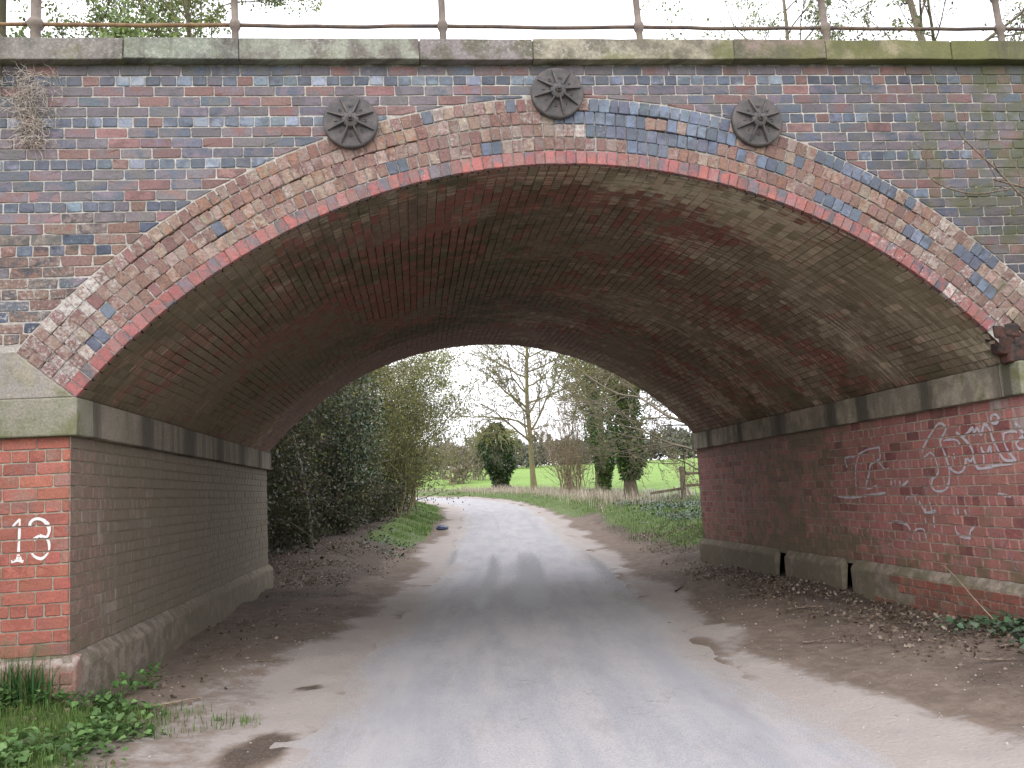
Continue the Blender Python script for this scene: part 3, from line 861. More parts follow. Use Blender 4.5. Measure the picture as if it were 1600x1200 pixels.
GREYST, GREENST, BUFFST = (.30, .275, .25), (.235, .23, .165), (.33, .295, .23)
for side in (-1, 1):
    ab = empty('abutment', (0, 0, 0), bridge)
    M_ = M_left if side < 0 else M_right; flip = side > 0
    stf = st_left if side < 0 else st_right
    ys = np.linspace(.0, L, 110)
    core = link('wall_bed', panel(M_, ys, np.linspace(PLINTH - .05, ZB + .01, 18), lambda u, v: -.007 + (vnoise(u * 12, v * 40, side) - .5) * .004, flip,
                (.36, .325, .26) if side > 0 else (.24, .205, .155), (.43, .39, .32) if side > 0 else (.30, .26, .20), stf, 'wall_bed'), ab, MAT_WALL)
    front = link('wall_bed', panel(M_face(.004), np.linspace(0, 2.2, 23), np.linspace(PLINTH - .05, ZB + .01, 18), lambda u, v: -.007 + 0 * u, False,
                 (.34, .31, .25), (.40, .37, .30), lambda u, v: st_front(-u, v), 'wall_bed'), ab, MAT_WALL)
    me = front.data; n_ = len(me.vertices); co = np.empty(n_ * 3, np.float32); me.vertices.foreach_get('co', co); co = co.reshape(-1, 3)
    co[:, 0] = (co[:, 0] - 2.2 - HW + .0) if side < 0 else (co[:, 0] + HW)
    me.vertices.foreach_set('co', co.ravel())
    if side < 0:
        key_in = lambda u, z, w: (5 - u) * .3 + w
        key_fr = lambda u, z, w: 9 + w if u > -4.5 else -1
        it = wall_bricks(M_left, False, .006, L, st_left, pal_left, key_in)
        it += wall_bricks(M_face(.002), False, -6.0, -HW, st_front, pal_front, key_fr, start=(6.0 - HW) % .243 * -1)
        place_bricks(ab, it, 'wall_brick', None, 130)
    else:
        key_in = lambda u, z, w: (5 - u) * 1.0 + w
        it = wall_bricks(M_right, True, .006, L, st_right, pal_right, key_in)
        it += wall_bricks(M_face(.002), False, HW, 6.0, lambda x, z: st_front(-x, z), pal_right, lambda u, z, w: -1)
        place_bricks(ab, it, 'wall_brick', None, 170)
    # plinth
    if side < 0: segs = [(-.05, L + .02)]
    else: segs = [(-.05, 3.33), (3.60, 5.30), (5.67, L + .02)]
    for a_, b_ in segs: link('plinth', plinth_mesh(side, a_, b_), ab, MAT_WALL)
    if side > 0:                                         # brick courses still showing in the near plinth
        def M_pl(u, v, d): return np.stack([HW - .075 - d + 0 * u, u, v], -1)
        it = wall_bricks(M_pl, True, .02, 3.0, lambda y, z: np.stack([.22 + 0 * y, .22 + .20 * smooth(1.2, 2.8, y) + .12 * smooth(.2, .0, z), .15 + .3 * smooth(1.5, 2.8, y)], -1),
                         lambda u, z: (jitc((.30, .105, .08), .2), jitc((.23, .12, .09), .2)), lambda u, z, w: 0, z0=-.03, courses=5, ch=.088, d1=.006, skip=lambda u, z: RNG.random() < smooth(1.6, 3.0, u) or z > .40)
        place_bricks(ab, it, 'plinth_brick', None, 60)
    if True:
        V, F = bevel_block(*sorted((side * 6.0, side * (HW - .075))), -.078, .06, -.25, PLINTH - .05, bev=.02, wob=.012, cuts=8)
        V[:, 2] = np.where((V[:, 2] > PLINTH - .09) & (V[:, 1] > -.03), PLINTH - .004, V[:, 2])
        k = len(V); st = np.stack([.30 + .2 * smooth(.38, .45, V[:, 2]), .22 + .1 * smooth(.3, .05, V[:, 2]), np.full(k, .22)], 1)
        link('plinth_front', np_mesh('plinth_front', V, F, dict(ca=np.tile((.30, .20, .16, .95), (k, 1)), cb=np.tile((.25, .15, .115, 1), (k, 1)), st=st, pc=V[:, [0, 2, 1]])), ab, MAT_WALL)
    if side < 0:
        it = wall_bricks(lambda u, v, d: np.stack([u, -.08 - d + 0 * u, v], -1), False, -6.0, -HW + .05, lambda x, z: np.stack([.30 + 0 * x, .2 + 0 * x, .22 + 0 * x], -1),
                         lambda u, z: (jitc((.27, .14, .11), .2), jitc((.22, .14, .11), .2)), lambda u, z, w: u, z0=.0, courses=4, ch=.1, d1=.004)
        place_bricks(ab, it, 'plinth_brick', None, 16)
    # string course stones along the wall and round the front
    sx = lambda d: side * (HW - d)
    cuts_ = [.30, 1.72, 3.35, 5.0, 6.5, 8.0, L + .06] if side < 0 else [.22, 1.35, 2.75, 3.42, 5.1, 6.7, 8.2, L + .06]
    for a_, b_ in zip(cuts_[:-1], cuts_[1:]):
        xa, xb = sorted((sx(.075), sx(-.25)))
        def sst(x, y, z, a_=a_):
            joint = max(math.exp(-((y - a_) / .07) ** 2), math.exp(-((y - b_) / .05) ** 2))
            return (.26, .24 + (.0 if side < 0 else .06), .24 + .2 * float(smooth(.3, 2.5, y)) * (1 if side < 0 else .5) + .45 * joint)
        stone('string_stone', (xa, xb, a_ + .004, b_ - .004, ZB, ZS - .001), sst, jitc((.29, .255, .205), .1) if side < 0 else jitc((.36, .315, .245), .12), (.24, .21, .165), ab, bev=.010, wob=.004, cuts=4)
    fx_ = [HW - .075, 4.9, 6.1]
    for a_, b_ in zip(fx_[:-1], fx_[1:]):
        xa, xb = sorted((side * a_, side * b_))
        stone('string_stone', (xa + .003, xb - .003, -.065, .297 if side < 0 else .217, ZB, ZS - .001), lambda x, y, z: (.33, .42, .12 + (.75 * float(smooth(.02, .06, y)) * float(smooth(.22, .14, y)) if side > 0 and abs(x) < 3.9 else 0)), GREENST, (.27, .25, .2), ab, bev=.012, wob=.005,
              label='greenish grey stone turning the corner of the string course' if a_ < 4 else None)
    # skewback stone above it
    bx = [(side * H, ZS + .002), (side * (H + RING * math.sin(AH)), ZS + RING * math.cos(AH)), (side * 4.85, ZS + RING * math.cos(AH) + .01), (side * 4.85, ZS + .002)]
    if side > 0: bx = bx[::-1]
    V = [(x, -.004, z) for x, z in bx] + [(x, .2, z) for x, z in bx]
    bm = bmesh.new(); vs = [bm.verts.new(v) for v in V]
    faces = [[3, 2, 1, 0], [4, 5, 6, 7]] + [[i_, (i_ + 1) % 4, (i_ + 1) % 4 + 4, i_ + 4] for i_ in range(4)]
    for f in faces: bm.faces.new([vs[q_] for q_ in f])
    bmesh.ops.recalc_face_normals(bm, faces=bm.faces[:])
    bmesh.ops.bevel(bm, geom=bm.edges[:], offset=.01, segments=1, affect='EDGES')
    bmesh.ops.subdivide_edges(bm, edges=[e for e in bm.edges if e.calc_length() > .2], cuts=2, use_grid_fill=True)
    Vn = np.array([v.co[:] for v in bm.verts]); Fn = [[v.index for v in f.verts] for f in bm.faces]; bm.free()
    k = len(Vn)
    link('skewback_stone', np_mesh('skewback_stone', Vn, Fn, dict(ca=np.tile(GREYST + (.95,), (k, 1)), cb=np.tile(BUFFST + (1,), (k, 1)),
         st=np.tile((.30, .34, .26), (k, 1)), pc=Vn[:, [0, 2, 1]])), ab, MAT_STONE)
    if side > 0:                                         # broken brick lump fallen from the springing
        for bx0, bx1, bz0, bz1 in ((3.66, 3.78, 2.59, 2.72), (3.70, 3.88, 2.47, 2.64), (3.78, 4.02, 2.40, 2.56), (3.84, 4.04, 2.51, 2.68), (3.75, 3.92, 2.60, 2.75)):
            V, F = bevel_block(bx0, bx1, -.012, .14, bz0, bz1, bev=.03, wob=.03, cuts=3)
            k = len(V); link('broken_brick', np_mesh('broken_brick', V, F, dict(ca=np.tile((.085, .036, .027, .7), (k, 1)), cb=np.tile((.03, .025, .022, 1), (k, 1)), st=np.tile((.05, .1, .3), (k, 1)), pc=V[:, [0, 2, 1]])), ab, MAT_ERODED)

# ---------------- painted number and spray writing (thin paint on the brick faces, broken at the joints)
def stroke_mesh(name, strokes, width, M, joint, flip=False, wvar=.45, dlift=.0035):
    V, F = [], []
    lift = []
    for si, s_ in enumerate(strokes):
        p_ = np.array(s_, float)
        if len(p_) > 2: p_ = catmull(p_, 6)
        # resample at 6 mm
        d_ = np.concatenate([[0], np.cumsum(np.linalg.norm(np.diff(p_, axis=0), axis=1))])
        n = max(3, int(d_[-1] / .006)); tt = np.linspace(0, d_[-1], n)
        p_ = np.stack([np.interp(tt, d_, p_[:, 0]), np.interp(tt, d_, p_[:, 1])], 1)
        tg = np.gradient(p_, axis=0); tg /= np.linalg.norm(tg, axis=1)[:, None] + 1e-9; nn = np.stack([-tg[:, 1], tg[:, 0]], 1)
        sd = RNG.uniform(0, 50)
        w = width * (1 + wvar * (vnoise(tt * 14 + sd, sd) - .5) * 2) / 2
        K = 5
        lat = np.linspace(-1, 1, K)
        for i in range(n - 1):
            for k in range(K - 1):
                qs = [p_[i] + nn[i] * w[i] * lat[k], p_[i + 1] + nn[i + 1] * w[i + 1] * lat[k], p_[i + 1] + nn[i + 1] * w[i + 1] * lat[k + 1], p_[i] + nn[i] * w[i] * lat[k + 1]]
                c_ = np.mean(qs, 0)
                if joint(c_[1]): continue
                o = len(V); V += qs; lift += [dlift + .0001 * si] * 4; F.append([o, o + 1, o + 2, o + 3])
    V = np.array(V); X = M(V[:, 0], V[:, 1], np.array(lift))
    return np_mesh(name, X, np.array(F))
def in_joint(z):
    f = ((z - PLINTH) / CH) % 1.0
    return f < .09 or f > .93
GRAFFITI = [[(1.666, 1.7), (1.625, 1.762), (1.491, 1.871), (1.364, 1.956), (1.287, 1.976), (1.222, 1.945), (1.212, 1.903), (1.297, 1.827), (1.323, 1.787), (1.285, 1.703), (1.247, 1.619), (1.224, 1.557), (1.164, 1.505), (1.075, 1.482), (0.995, 1.505), (0.952, 1.558), (0.933, 1.616)], [(1.647, 1.646), (1.564, 1.685), (1.506, 1.693), (1.449, 1.648), (1.419, 1.564), (1.413, 1.501), (1.458, 1.455), (1.527, 1.431), (1.558, 1.368), (1.512, 1.316), (1.414, 1.305), (1.32, 1.325), (1.256, 1.385), (1.232, 1.466), (1.224, 1.557)], [(1.045, 1.871), (0.954, 1.815), (0.868, 1.751), (0.816, 1.679), (0.815, 1.601), (0.78, 1.532), (0.721, 1.511), (0.551, 1.525), (0.401, 1.539), (0.259, 1.543)], [(1.266, 1.804), (1.142, 1.807), (1.043, 1.791), (1.0, 1.748)], [(0.954, 1.815), (0.866, 1.849), (0.777, 1.891), (0.774, 1.823), (0.715, 1.887), (0.663, 1.825), (0.602, 1.907), (0.532, 1.873), (0.505, 1.777), (0.46, 1.699), (0.415, 1.622), (0.352, 1.574), (0.227, 1.569)], [(0.491, 1.936), (0.484, 1.973), (0.422, 1.987), (0.384, 1.955), (0.421, 1.911), (0.479, 1.921), (0.49, 1.941)], [(0.684, 1.711), (0.66, 1.633), (0.668, 1.548)], [(0.686, 1.702), (0.62, 1.641), (0.548, 1.704), (0.545, 1.638)], [(0.338, 1.812), (0.349, 1.748), (0.32, 1.673), (0.261, 1.606), (0.214, 1.559)], [(0.338, 1.812), (0.236, 1.824), (0.156, 1.809)], [(0.169, 1.891), (0.111, 1.833), (0.077, 1.794)], [(0.082, 1.768), (0.155, 1.737), (0.187, 1.711), (0.154, 1.664), (0.102, 1.653)], [(0.909, 1.615), (0.866, 1.584), (0.829, 1.612)], [(1.116, 1.674), (1.11, 1.613)], [(3.362, 1.719), (3.085, 1.736), (2.964, 1.759), (2.786, 1.792), (2.511, 1.805)], [(2.995, 1.746), (3.091, 1.637), (3.131, 1.51), (3.148, 1.355)], [(2.511, 1.805), (2.537, 1.671), (2.736, 1.624), (2.816, 1.503), (2.902, 1.352), (2.649, 1.377)], [(3.365, 1.705), (3.324, 1.602)], [(2.467, 0.965), (2.311, 0.982), (2.12, 0.962), (2.037, 0.901)], [(1.994, 0.878), (1.894, 0.919), (1.783, 0.911), (1.755, 0.826)], [(1.22, 1.0), (1.215, 0.92), (1.145, 0.877), (0.996, 0.861)], [(0.898, 0.987), (0.983, 0.928), (1.012, 0.871)], [(1.817, 1.206), (1.743, 1.12), (1.706, 1.084), (1.527, 1.111)], [(2.071, 1.217), (2.016, 1.255), (1.827, 1.268)], [(1.718, 1.133), (1.708, 1.072)], [(1.619, 1.195), (1.594, 1.098)], [(1.737, 1.034), (1.727, 0.974)], [(1.581, 1.05), (1.58, 0.942)], [(3.741, 1.27), (3.336, 1.241), (2.891, 1.269), (2.479, 1.295)], [(1.154, 1.14), (1.146, 1.083)], [(1.04, 1.13), (1.013, 1.074)], [(2.326, 1.426), (2.336, 1.373)], [(2.248, 1.437), (2.251, 1.359)], [(2.152, 1.423), (2.14, 1.358), (1.984, 1.42)], [(0.51, 1.277), (0.332, 1.255)], [(2.59, 1.673), (2.453, 1.561), (2.351, 1.558)]]
NUMBER13 = [[(-4.303, 1.45), (-4.281, 1.481), (-4.246, 1.514)], [(-4.248, 1.514), (-4.249, 1.449), (-4.252, 1.354), (-4.255, 1.268), (-4.255, 1.242)], [(-4.306, 1.204), (-4.261, 1.21), (-4.219, 1.199)], [(-4.261, 1.238), (-4.265, 1.208)], [(-4.245, 1.237), (-4.236, 1.207)], [(-4.178, 1.449), (-4.173, 1.484), (-4.148, 1.506), (-4.114, 1.509), (-4.081, 1.496), (-4.053, 1.468), (-4.041, 1.437), (-4.04, 1.407), (-4.055, 1.373), (-4.08, 1.374), (-4.109, 1.385)], [(-4.15, 1.355), (-4.13, 1.371), (-4.109, 1.385)], [(-4.08, 1.374), (-4.05, 1.351), (-4.038, 1.316), (-4.039, 1.273), (-4.054, 1.243), (-4.087, 1.215), (-4.12, 1.221), (-4.149, 1.24), (-4.164, 1.267)]]
left_ab = [c for c in bridge.children if c.name.startswith('abutment')][0]
right_ab = [c for c in bridge.children if c.name.startswith('abutment')][-1]
for dig, part_ in (('1', NUMBER13[:5]), ('3', NUMBER13[5:])):
    o = link('painted_digit', stroke_mesh('painted_digit', part_, .0215, M_face(.002), in_joint), left_ab, MAT_WHITE)
    o['label'] = 'white hand painted digit %s on the red brick pier' % dig
o = link('spray_writing', stroke_mesh('spray_writing', GRAFFITI, .026, M_right, in_joint, dlift=.004), right_ab, MAT_GRAF)
o['label'] = 'faded lilac spray scribble on the red abutment wall'
chalk = []
for q_ in range(26):                                     # fainter old scrawl spread along the wall
    y0_, z0_ = RNG.uniform(.2, 5.2), RNG.uniform(.75, 1.75)
    pts_ = [(y0_, z0_)]
    for w_ in range(RNG.integers(3, 7)): pts_.append((pts_[-1][0] - RNG.uniform(-.03, .12), min(max(pts_[-1][1] + RNG.normal(0, .09), .6), 2.0)))
    chalk.append(pts_)
o = link('old_scrawl', stroke_mesh('old_scrawl', chalk, .020, M_right, in_joint, dlift=.0085), right_ab, paint_mat('rubbed_chalk', (.36, .31, .33), .40, .70, 26))
o['label'] = 'rubbed faint old scrawl on the red abutment wall'

# ---------------- coping
def cst(x, y, z):
    g = .16 + .5 * float(smooth(.5, 3.6, x)) + .18 * float(smooth(5.15, 5.10, z))
    return (.40 - .24 * float(smooth(0, 2.5, x)) + .2 * (float(vnoise(x * 2.1, z * 6, 3)) - .5), g + .3 * (float(vnoise(x * 1.3, z * 5, 9)) - .5), .30 + .5 * (float(vnoise(x * 1.7, z * 3, 5)) - .5))
CJ = [-6.2, -5.0, -3.473, -2.583, -1.136, -.190, 1.544, 2.363, 3.521, 4.9, 6.2]
parapet = empty('parapet', (0, 0, 0), bridge)
for i, (a, b) in enumerate(zip(CJ[:-1], CJ[1:])):
    base = [GREYST, GREYST, (.29, .27, .25), (.31, .275, .245), (.27, .245, .19), BUFFST, (.25, .23, .165), (.27, .25, .17), (.22, .215, .13), (.20, .20, .12)][i]
    dz = rnd.uniform(-.004, .004)
    stone('coping_stone', (a + .004, b - .004, -.09, .34, 5.088 + dz, 5.268 + dz), cst, tuple(v * rnd.uniform(.8, 1.15) for v in base), tuple(v * .52 for v in base), parapet, bev=.008, wob=.008, cuts=6)
    stone('coping_stone', (a + .004, b - .004, L - .3, L + .09, 5.088, 5.268), cst, base, tuple(v * .75 for v in base), parapet, cuts=1)
V, F = bevel_block(-6.15, 6.15, -.075, .33, 5.098, 5.255, bev=.01, wob=.0, cuts=12)
k = len(V)
link('coping_bed', np_mesh('coping_bed', V, F, dict(ca=np.tile((.20, .18, .15, .95), (k, 1)), cb=np.tile((.12, .11, .09, 1), (k, 1)), st=np.tile((.35, .2, .3), (k, 1)), pc=V[:, [0, 2, 1]])), parapet, MAT_MORTAR)
V, F = bevel_block(4.62 * -1 - .6, -4.43, -.16, .5, 4.9, 5.36, bev=.03, wob=.02)
k = len(V)
link('end_stone', np_mesh('end_stone', V, F, dict(ca=np.tile((.26, .24, .17, .95), (k, 1)), cb=np.tile((.2, .17, .13, 1), (k, 1)), st=np.tile((.3, .4, .3), (k, 1)), pc=V[:, [0, 2, 1]])), parapet, MAT_STONE)
# inner faces, far face and deck: plain masonry bodies that close the bridge
def body(name, V, F, parent, ca=(.16, .13, .12)):
    V = np.array(V, float); k = len(V)
    return link(name, np_mesh(name, V, F, dict(ca=np.tile(ca + (.9,), (k, 1)), cb=np.tile((.12, .10, .10, 1), (k, 1)), st=np.tile((.15, .2, .3), (k, 1)), pc=V[:, [0, 2, 1]])), parent, MAT_MORTAR)
def boxVF(x0, x1, y0, y1, z0, z1):
    V = [(x, y, z) for z in (z0, z1) for y in (y0, y1) for x in (x0, x1)]
    return V, [[0, 2, 3, 1], [4, 5, 7, 6], [0, 1, 5, 4], [2, 6, 7, 3], [0, 4, 6, 2], [1, 3, 7, 5]]
body('deck', *boxVF(-6.4, 6.4, .3, L - .3, 4.45, 4.70), bridge)
body('parapet_back', *boxVF(-6.2, 6.2, .30, .33, 4.6, 5.08), parapet)
body('parapet_back', *boxVF(-6.2, 6.2, L - .29, L - .26, 4.6, 5.08), parapet)
xs = np.concatenate([[-6, -HW - .001, -HW + .001], np.linspace(-H, H, 90), [HW - .001, HW + .001, 6]]); V = []
for x in xs:
    lo = ZC + math.sqrt(max(0, (RI + .03) ** 2 - x * x)) if abs(x) < H + .001 else (-.3 if abs(x) > HW else ZS)
    V += [(x, L, lo), (x, L, 5.09)]
F = [[2 * i + 2, 2 * i, 2 * i + 1, 2 * i + 3] for i in range(len(xs) - 1)]
body('far_face', V, F, bridge, (.2, .13, .11))

# ---------------- tie-rod plates
def lathe(name, prof, n=48, parent=None, mat=None, at=(0, 0, 0), smooth_=True):
    V, F = [], []
    for r, d in prof:
        for i in range(n):
            a = 2 * math.pi * i / n; V.append((r * math.cos(a), -d, r * math.sin(a)))
    for k in range(len(prof) - 1):
        for i in range(n):
            j = (i + 1) % n; F.append([k * n + i, k * n + j, (k + 1) * n + j, (k + 1) * n + i])
    V.append((0, -prof[-1][1], 0)); c = len(V) - 1
    for i in range(n): F.append([(len(prof) - 1) * n + i, (len(prof) - 1) * n + (i + 1) % n, c])
    me = np_mesh(name, np.array(V), F)
    if smooth_:
        me.polygons.foreach_set('use_smooth', np.ones(len(me.polygons), bool))
        me.set_sharp_from_angle(angle=math.radians(35))
    return link(name, me, parent, mat, at)
for (px, pz, rot, lab) in ((-1.715, 4.575, 22.5, 'round cast iron tie plate left of the crown'), (.0, 4.815, 11, 'round cast iron tie plate above the crown'), (1.715, 4.555, 20, 'round cast iron tie plate right of the crown')):
    tp = empty('tie_plate', (px, -.004, pz), bridge); tp['label'] = lab
    Rp = .222
    lathe('disc', [(Rp - .004, -.01), (Rp, .01), (Rp, .038), (Rp - .006, .046), (Rp - .016, .050), (Rp - .024, .049), (.1, .062), (.07, .066)], 64, tp, MAT_IRON)
    lathe('boss', [(.072, .05), (.072, .075), (.064, .098), (.046, .108), (.034, .110)], 32, tp, MAT_IRON)
    lathe('nut', [(.030, .10), (.030, .128), (.026, .132)], 6, tp, MAT_IRON, smooth_=False)
    lathe('bolt', [(.016, .12), (.016, .150), (.011, .157)], 16, tp, MAT_IRON)
    for q_ in range(8):
        a = math.radians(rot + 45 * q_); ca, sa = math.cos(a), math.sin(a)
        V = []
        for r_, hw, d_ in ((.055, .015, .110), (.12, .013, .092), (.200, .008, .062)):
            for s_, dd in ((-1, .045), (-.4, d_), (.4, d_), (1, .045)):
                w_ = hw * s_; V.append((r_ * ca - w_ * sa, -dd, r_ * sa + w_ * ca))
        F = []
        for k in range(2):
            for i in range(3): F.append([4 * k + i, 4 * k + i + 1, 4 * k + 5 + i, 4 * k + 4 + i][::-1])
        F += [[8, 9, 10, 11], [3, 2, 1, 0]]
        link('rib', np_mesh('rib', np.array(V), F), tp, MAT_IRON)
    for q_, ch_ in enumerate('CWRNCOSL'):
        a = math.radians(rot + 22.5 + 90 - 45 * q_)
        cu = bpy.data.curves.new('letter', 'FONT'); cu.body = ch_; cu.size = .036; cu.extrude = .0045; cu.align_x = 'CENTER'; cu.align_y = 'CENTER'
        tmp = bpy.data.objects.new('letter', cu); col.objects.link(tmp); dg = bpy.context.evaluated_depsgraph_get(); dg.update()
        lme = bpy.data.meshes.new_from_object(tmp.evaluated_get(dg)); bpy.data.objects.remove(tmp)
        lo_ = link('letter', lme, tp, MAT_IRON)
        a_up = a - math.pi / 2
        lo_.location = (.118 * math.cos(a), -.0625, .118 * math.sin(a))
        lo_.rotation_euler = (math.radians(90), -a_up, 0)

# ---------------- railing on the coping
def tube(pts, rad, k=8, cap=True):
    pts = np.array(pts, float); n = len(pts); rad = np.broadcast_to(np.asarray(rad, float), (n,))
    tg = np.gradient(pts, axis=0); tg /= np.linalg.norm(tg, axis=1)[:, None] + 1e-12
    ref = np.where(np.abs(tg[:, 2:3]) > .9, np.array([[1., 0, 0]]), np.array([[0, 0, 1.]]))
    a = np.cross(tg, ref); a /= np.linalg.norm(a, axis=1)[:, None] + 1e-12; b = np.cross(tg, a)
    th = 2 * math.pi * np.arange(k) / k
    V = pts[:, None] + rad[:, None, None] * (a[:, None] * np.cos(th)[None, :, None] + b[:, None] * np.sin(th)[None, :, None])
    i = np.arange(n * k).reshape(n, k); j = np.roll(i, -1, 1)
    F = np.stack([i[:-1], i[1:], j[1:], j[:-1]], -1).reshape(-1, 4)
    return V.reshape(-1, 3), F
def tube_obj(name, pts, rad, parent, mat, k=10, sm=True):
    V, F = tube(pts, rad, k); F = F.tolist() + [list(range(k)), list(range(len(V) - k, len(V)))[::-1]]
    return link(name, np_mesh(name, V, F, smooth=sm), parent, mat)
railing = tag(empty('railing', (0, .15, 5.26)), 'iron post and rail railing along the stone coping', 'railing')
PX = [-5.9, -4.236, -2.65, -.925, .798, 2.51, 4.192, 5.85]
leans = [0, .01, -.01, .0, -.03, -.045, -.05, 0]
RZ = [.245, .555, .90]
for x, lean in zip(PX, leans):
    big = .040 if abs(x + 4.236) < .1 else .029
    prof = [(0, big * 1.25), (.03, big * 1.1), (.06, big)]
    for rz in RZ: prof += [(rz - .05, big), (rz - .035, big * 1.35), (rz, big * 1.75), (rz + .035, big * 1.35), (rz + .05, big)]
    prof += [(.98, big), (1.0, big * .5)]
    tube_obj('post', [(x + lean * z, 0, z) for z, r in prof], [r for z, r in prof], railing, MAT_POST, 12)
for q_, rz in enumerate(RZ):
    for a, b in zip(PX[:-1], PX[1:]):
        mid = (a + b) / 2
        pts = [(a + (b - a) * w, .0, rz - .012 * math.sin(math.pi * w) * rnd.uniform(.2, 1.2)) for w in np.linspace(0, 1, 9)]
        tube_obj('rail', pts, .0165, railing, MAT_RUST if a < -2.7 else MAT_RAIL, 10)

# ================================================================= VEGETATION
def rot_to(d, ang, az, rng):
    """unit vector at angle ang from d, azimuth az"""
    x, y, z = d; q = math.sqrt(x * x + y * y + z * z) + 1e-9; x, y, z = x / q, y / q, z / q
    if abs(z) < .9: ax, ay, az_ = y, -x, 0.0                       # d x (0,0,1)
    else: ax, ay, az_ = 0.0, z, -y                                 # d x (1,0,0)
    q = math.sqrt(ax * ax + ay * ay + az_ * az_); ax, ay, az_ = ax / q, ay / q, az_ / q
    bx, by, bz = y * az_ - z * ay, z * ax - x * az_, x * ay - y * ax
    c, s, ca, sa = math.cos(ang), math.sin(ang), math.cos(az), math.sin(az)
    return np.array([x * c + (ax * ca + bx * sa) * s, y * c + (ay * ca + by * sa) * s, z * c + (az_ * ca + bz * sa) * s])


def limb(rng, p, d, ln, r0, r1, n=6, wob=.18, up=.05):
    x, y, z = (float(v) for v in p); dx, dy, dz = (float(v) for v in d)
    q = math.sqrt(dx * dx + dy * dy + dz * dz); dx, dy, dz = dx / q, dy / q, dz / q
    nz = rng.normal(0, wob, (n, 3)).tolist(); pts = [(x, y, z)]; st = ln / n
    for a, b, c in nz:
        dx += a; dy += b; dz += c + up
        q = math.sqrt(dx * dx + dy * dy + dz * dz); dx, dy, dz = dx / q, dy / q, dz / q
        x += dx * st; y += dy * st; z += dz * st; pts.append((x, y, z))
    return np.array(pts), r0 + (r1 - r0) * np.arange(n + 1) / n


def ramify(rng, par, kids, ratio, ang, depth, out, wob=.18, up=.05, rmin=.004, tmin=.25):
    pts, rad = par
    ln = np.linalg.norm(np.diff(pts, axis=0), axis=1).sum()
    for k in range(kids[0]):
        t = tmin + (1 - tmin) * (k + rng.random()) / kids[0]
        f = t * (len(pts) - 1); i = min(int(f), len(pts) - 2); w = f - i
        p = pts[i] * (1 - w) + pts[i + 1] * w; r = (rad[i] * (1 - w) + rad[i + 1] * w)
        d = pts[i + 1] - pts[i]
        nd = rot_to(d, rng.normal(ang, .22), rng.uniform(0, 2 * math.pi), rng)
        l2 = ln * ratio * rng.uniform(.6, 1.25) * (1.15 - .5 * t)
        b = limb(rng, p, nd, l2, max(r * .62, rmin), max(r * .22, rmin * .6), n=5 if len(kids) > 1 else 3, wob=wob, up=up)
        out.append((b, depth))
        if len(kids) > 1: ramify(rng, b, kids[1:], ratio, ang, depth + 1, out, wob, up, rmin, tmin)


def tubes_mesh(name, limbs, sides=lambda r: 6 if r > .06 else 4 if r > .03 else 3):
    """many tapering tubes as one mesh; tubes of equal point and side count are built together"""
    grp = {}
    for pts, rad in limbs: grp.setdefault((len(pts), sides(rad[0])), []).append((pts, rad))
    VV, FF, o = [], [], 0
    for (n, k), ls in grp.items():
        P = np.array([q[0] for q in ls]); R_ = np.array([q[1] for q in ls])              # (m,n,3), (m,n)
        tg = np.gradient(P, axis=1); tg /= np.linalg.norm(tg, axis=2, keepdims=True) + 1e-12
        ref = np.where(np.abs(tg[..., 2:3]) > .9, np.array([1., 0, 0]), np.array([0, 0, 1.]))
        a = np.cross(tg, ref); a /= np.linalg.norm(a, axis=2, keepdims=True) + 1e-12; b = np.cross(tg, a)
        th = 2 * math.pi * np.arange(k) / k
        V = P[:, :, None] + R_[:, :, None, None] * (a[:, :, None] * np.cos(th)[:, None] + b[:, :, None] * np.sin(th)[:, None])
        i = np.arange(len(ls) * n * k).reshape(len(ls), n, k) + o; j = np.roll(i, -1, 2)
        FF.append(np.stack([i[:, :-1], i[:, 1:], j[:, 1:], j[:, :-1]], -1).reshape(-1, 4)); VV.append(V.reshape(-1, 3)); o += V.size // 3
    return np_mesh(name, np.concatenate(VV), np.concatenate(FF), smooth=True)


def leaf_cloud(name, P, size, cols, rng, flat=0.0, long=1.6, droop=0.0, dirs=None):
    """folded rhombus leaves at P"""
    n = len(P); s = size * rng.uniform(.55, 1.35, n)
    a = rng.normal(0, 1, (n, 3)) if dirs is None else dirs + rng.normal(0, .5, (n, 3))
    a[:, 2] = a[:, 2] * (1 - flat) - droop
    a /= np.linalg.norm(a, axis=1)[:, None] + 1e-9
    b = np.cross(a, rng.normal(0, 1, (n, 3)) * np.array([1 - flat, 1 - flat, 1]) + np.array([0, 0, flat * 2]))
    b /= np.linalg.norm(b, axis=1)[:, None] + 1e-9
    c = np.cross(a, b)
    L_ = (a * s[:, None] * long); W_ = b * (s * .5)[:, None]
    V = np.stack([P, P + L_ * .5 + W_ + c * (s * .12)[:, None], P + L_, P + L_ * .5 - W_ + c * (s * .12)[:, None]], 1).reshape(-1, 3)
    i = np.arange(n) * 4
    F = np.concatenate([np.stack([i, i + 1, i + 2], 1), np.stack([i, i + 2, i + 3], 1)])
    cols = np.array(cols); k = rng.integers(0, len(cols), n); cl = cols[k] * rng.uniform(.6, 1.4, n)[:, None]
    return np_mesh(name, V, F, dict(ca=np.repeat(np.clip(cl, .004, .9), 4, 0)))


def pts_on(limbs, n, rng, spread, tmin=.2):
    k = rng.integers(0, len(limbs), n); out = np.empty((n, 3))
    for j, q in enumerate(k):
        pts = limbs[q][0]; f = (tmin + (1 - tmin) * rng.random()) * (len(pts) - 1); i = min(int(f), len(pts) - 2)
        out[j] = pts[i] + (pts[i + 1] - pts[i]) * (f - i)
    return out + rng.normal(0, spread, (n, 3))


def gz(x, y): return float(gheight(np.array([x]), np.array([y]))[0])


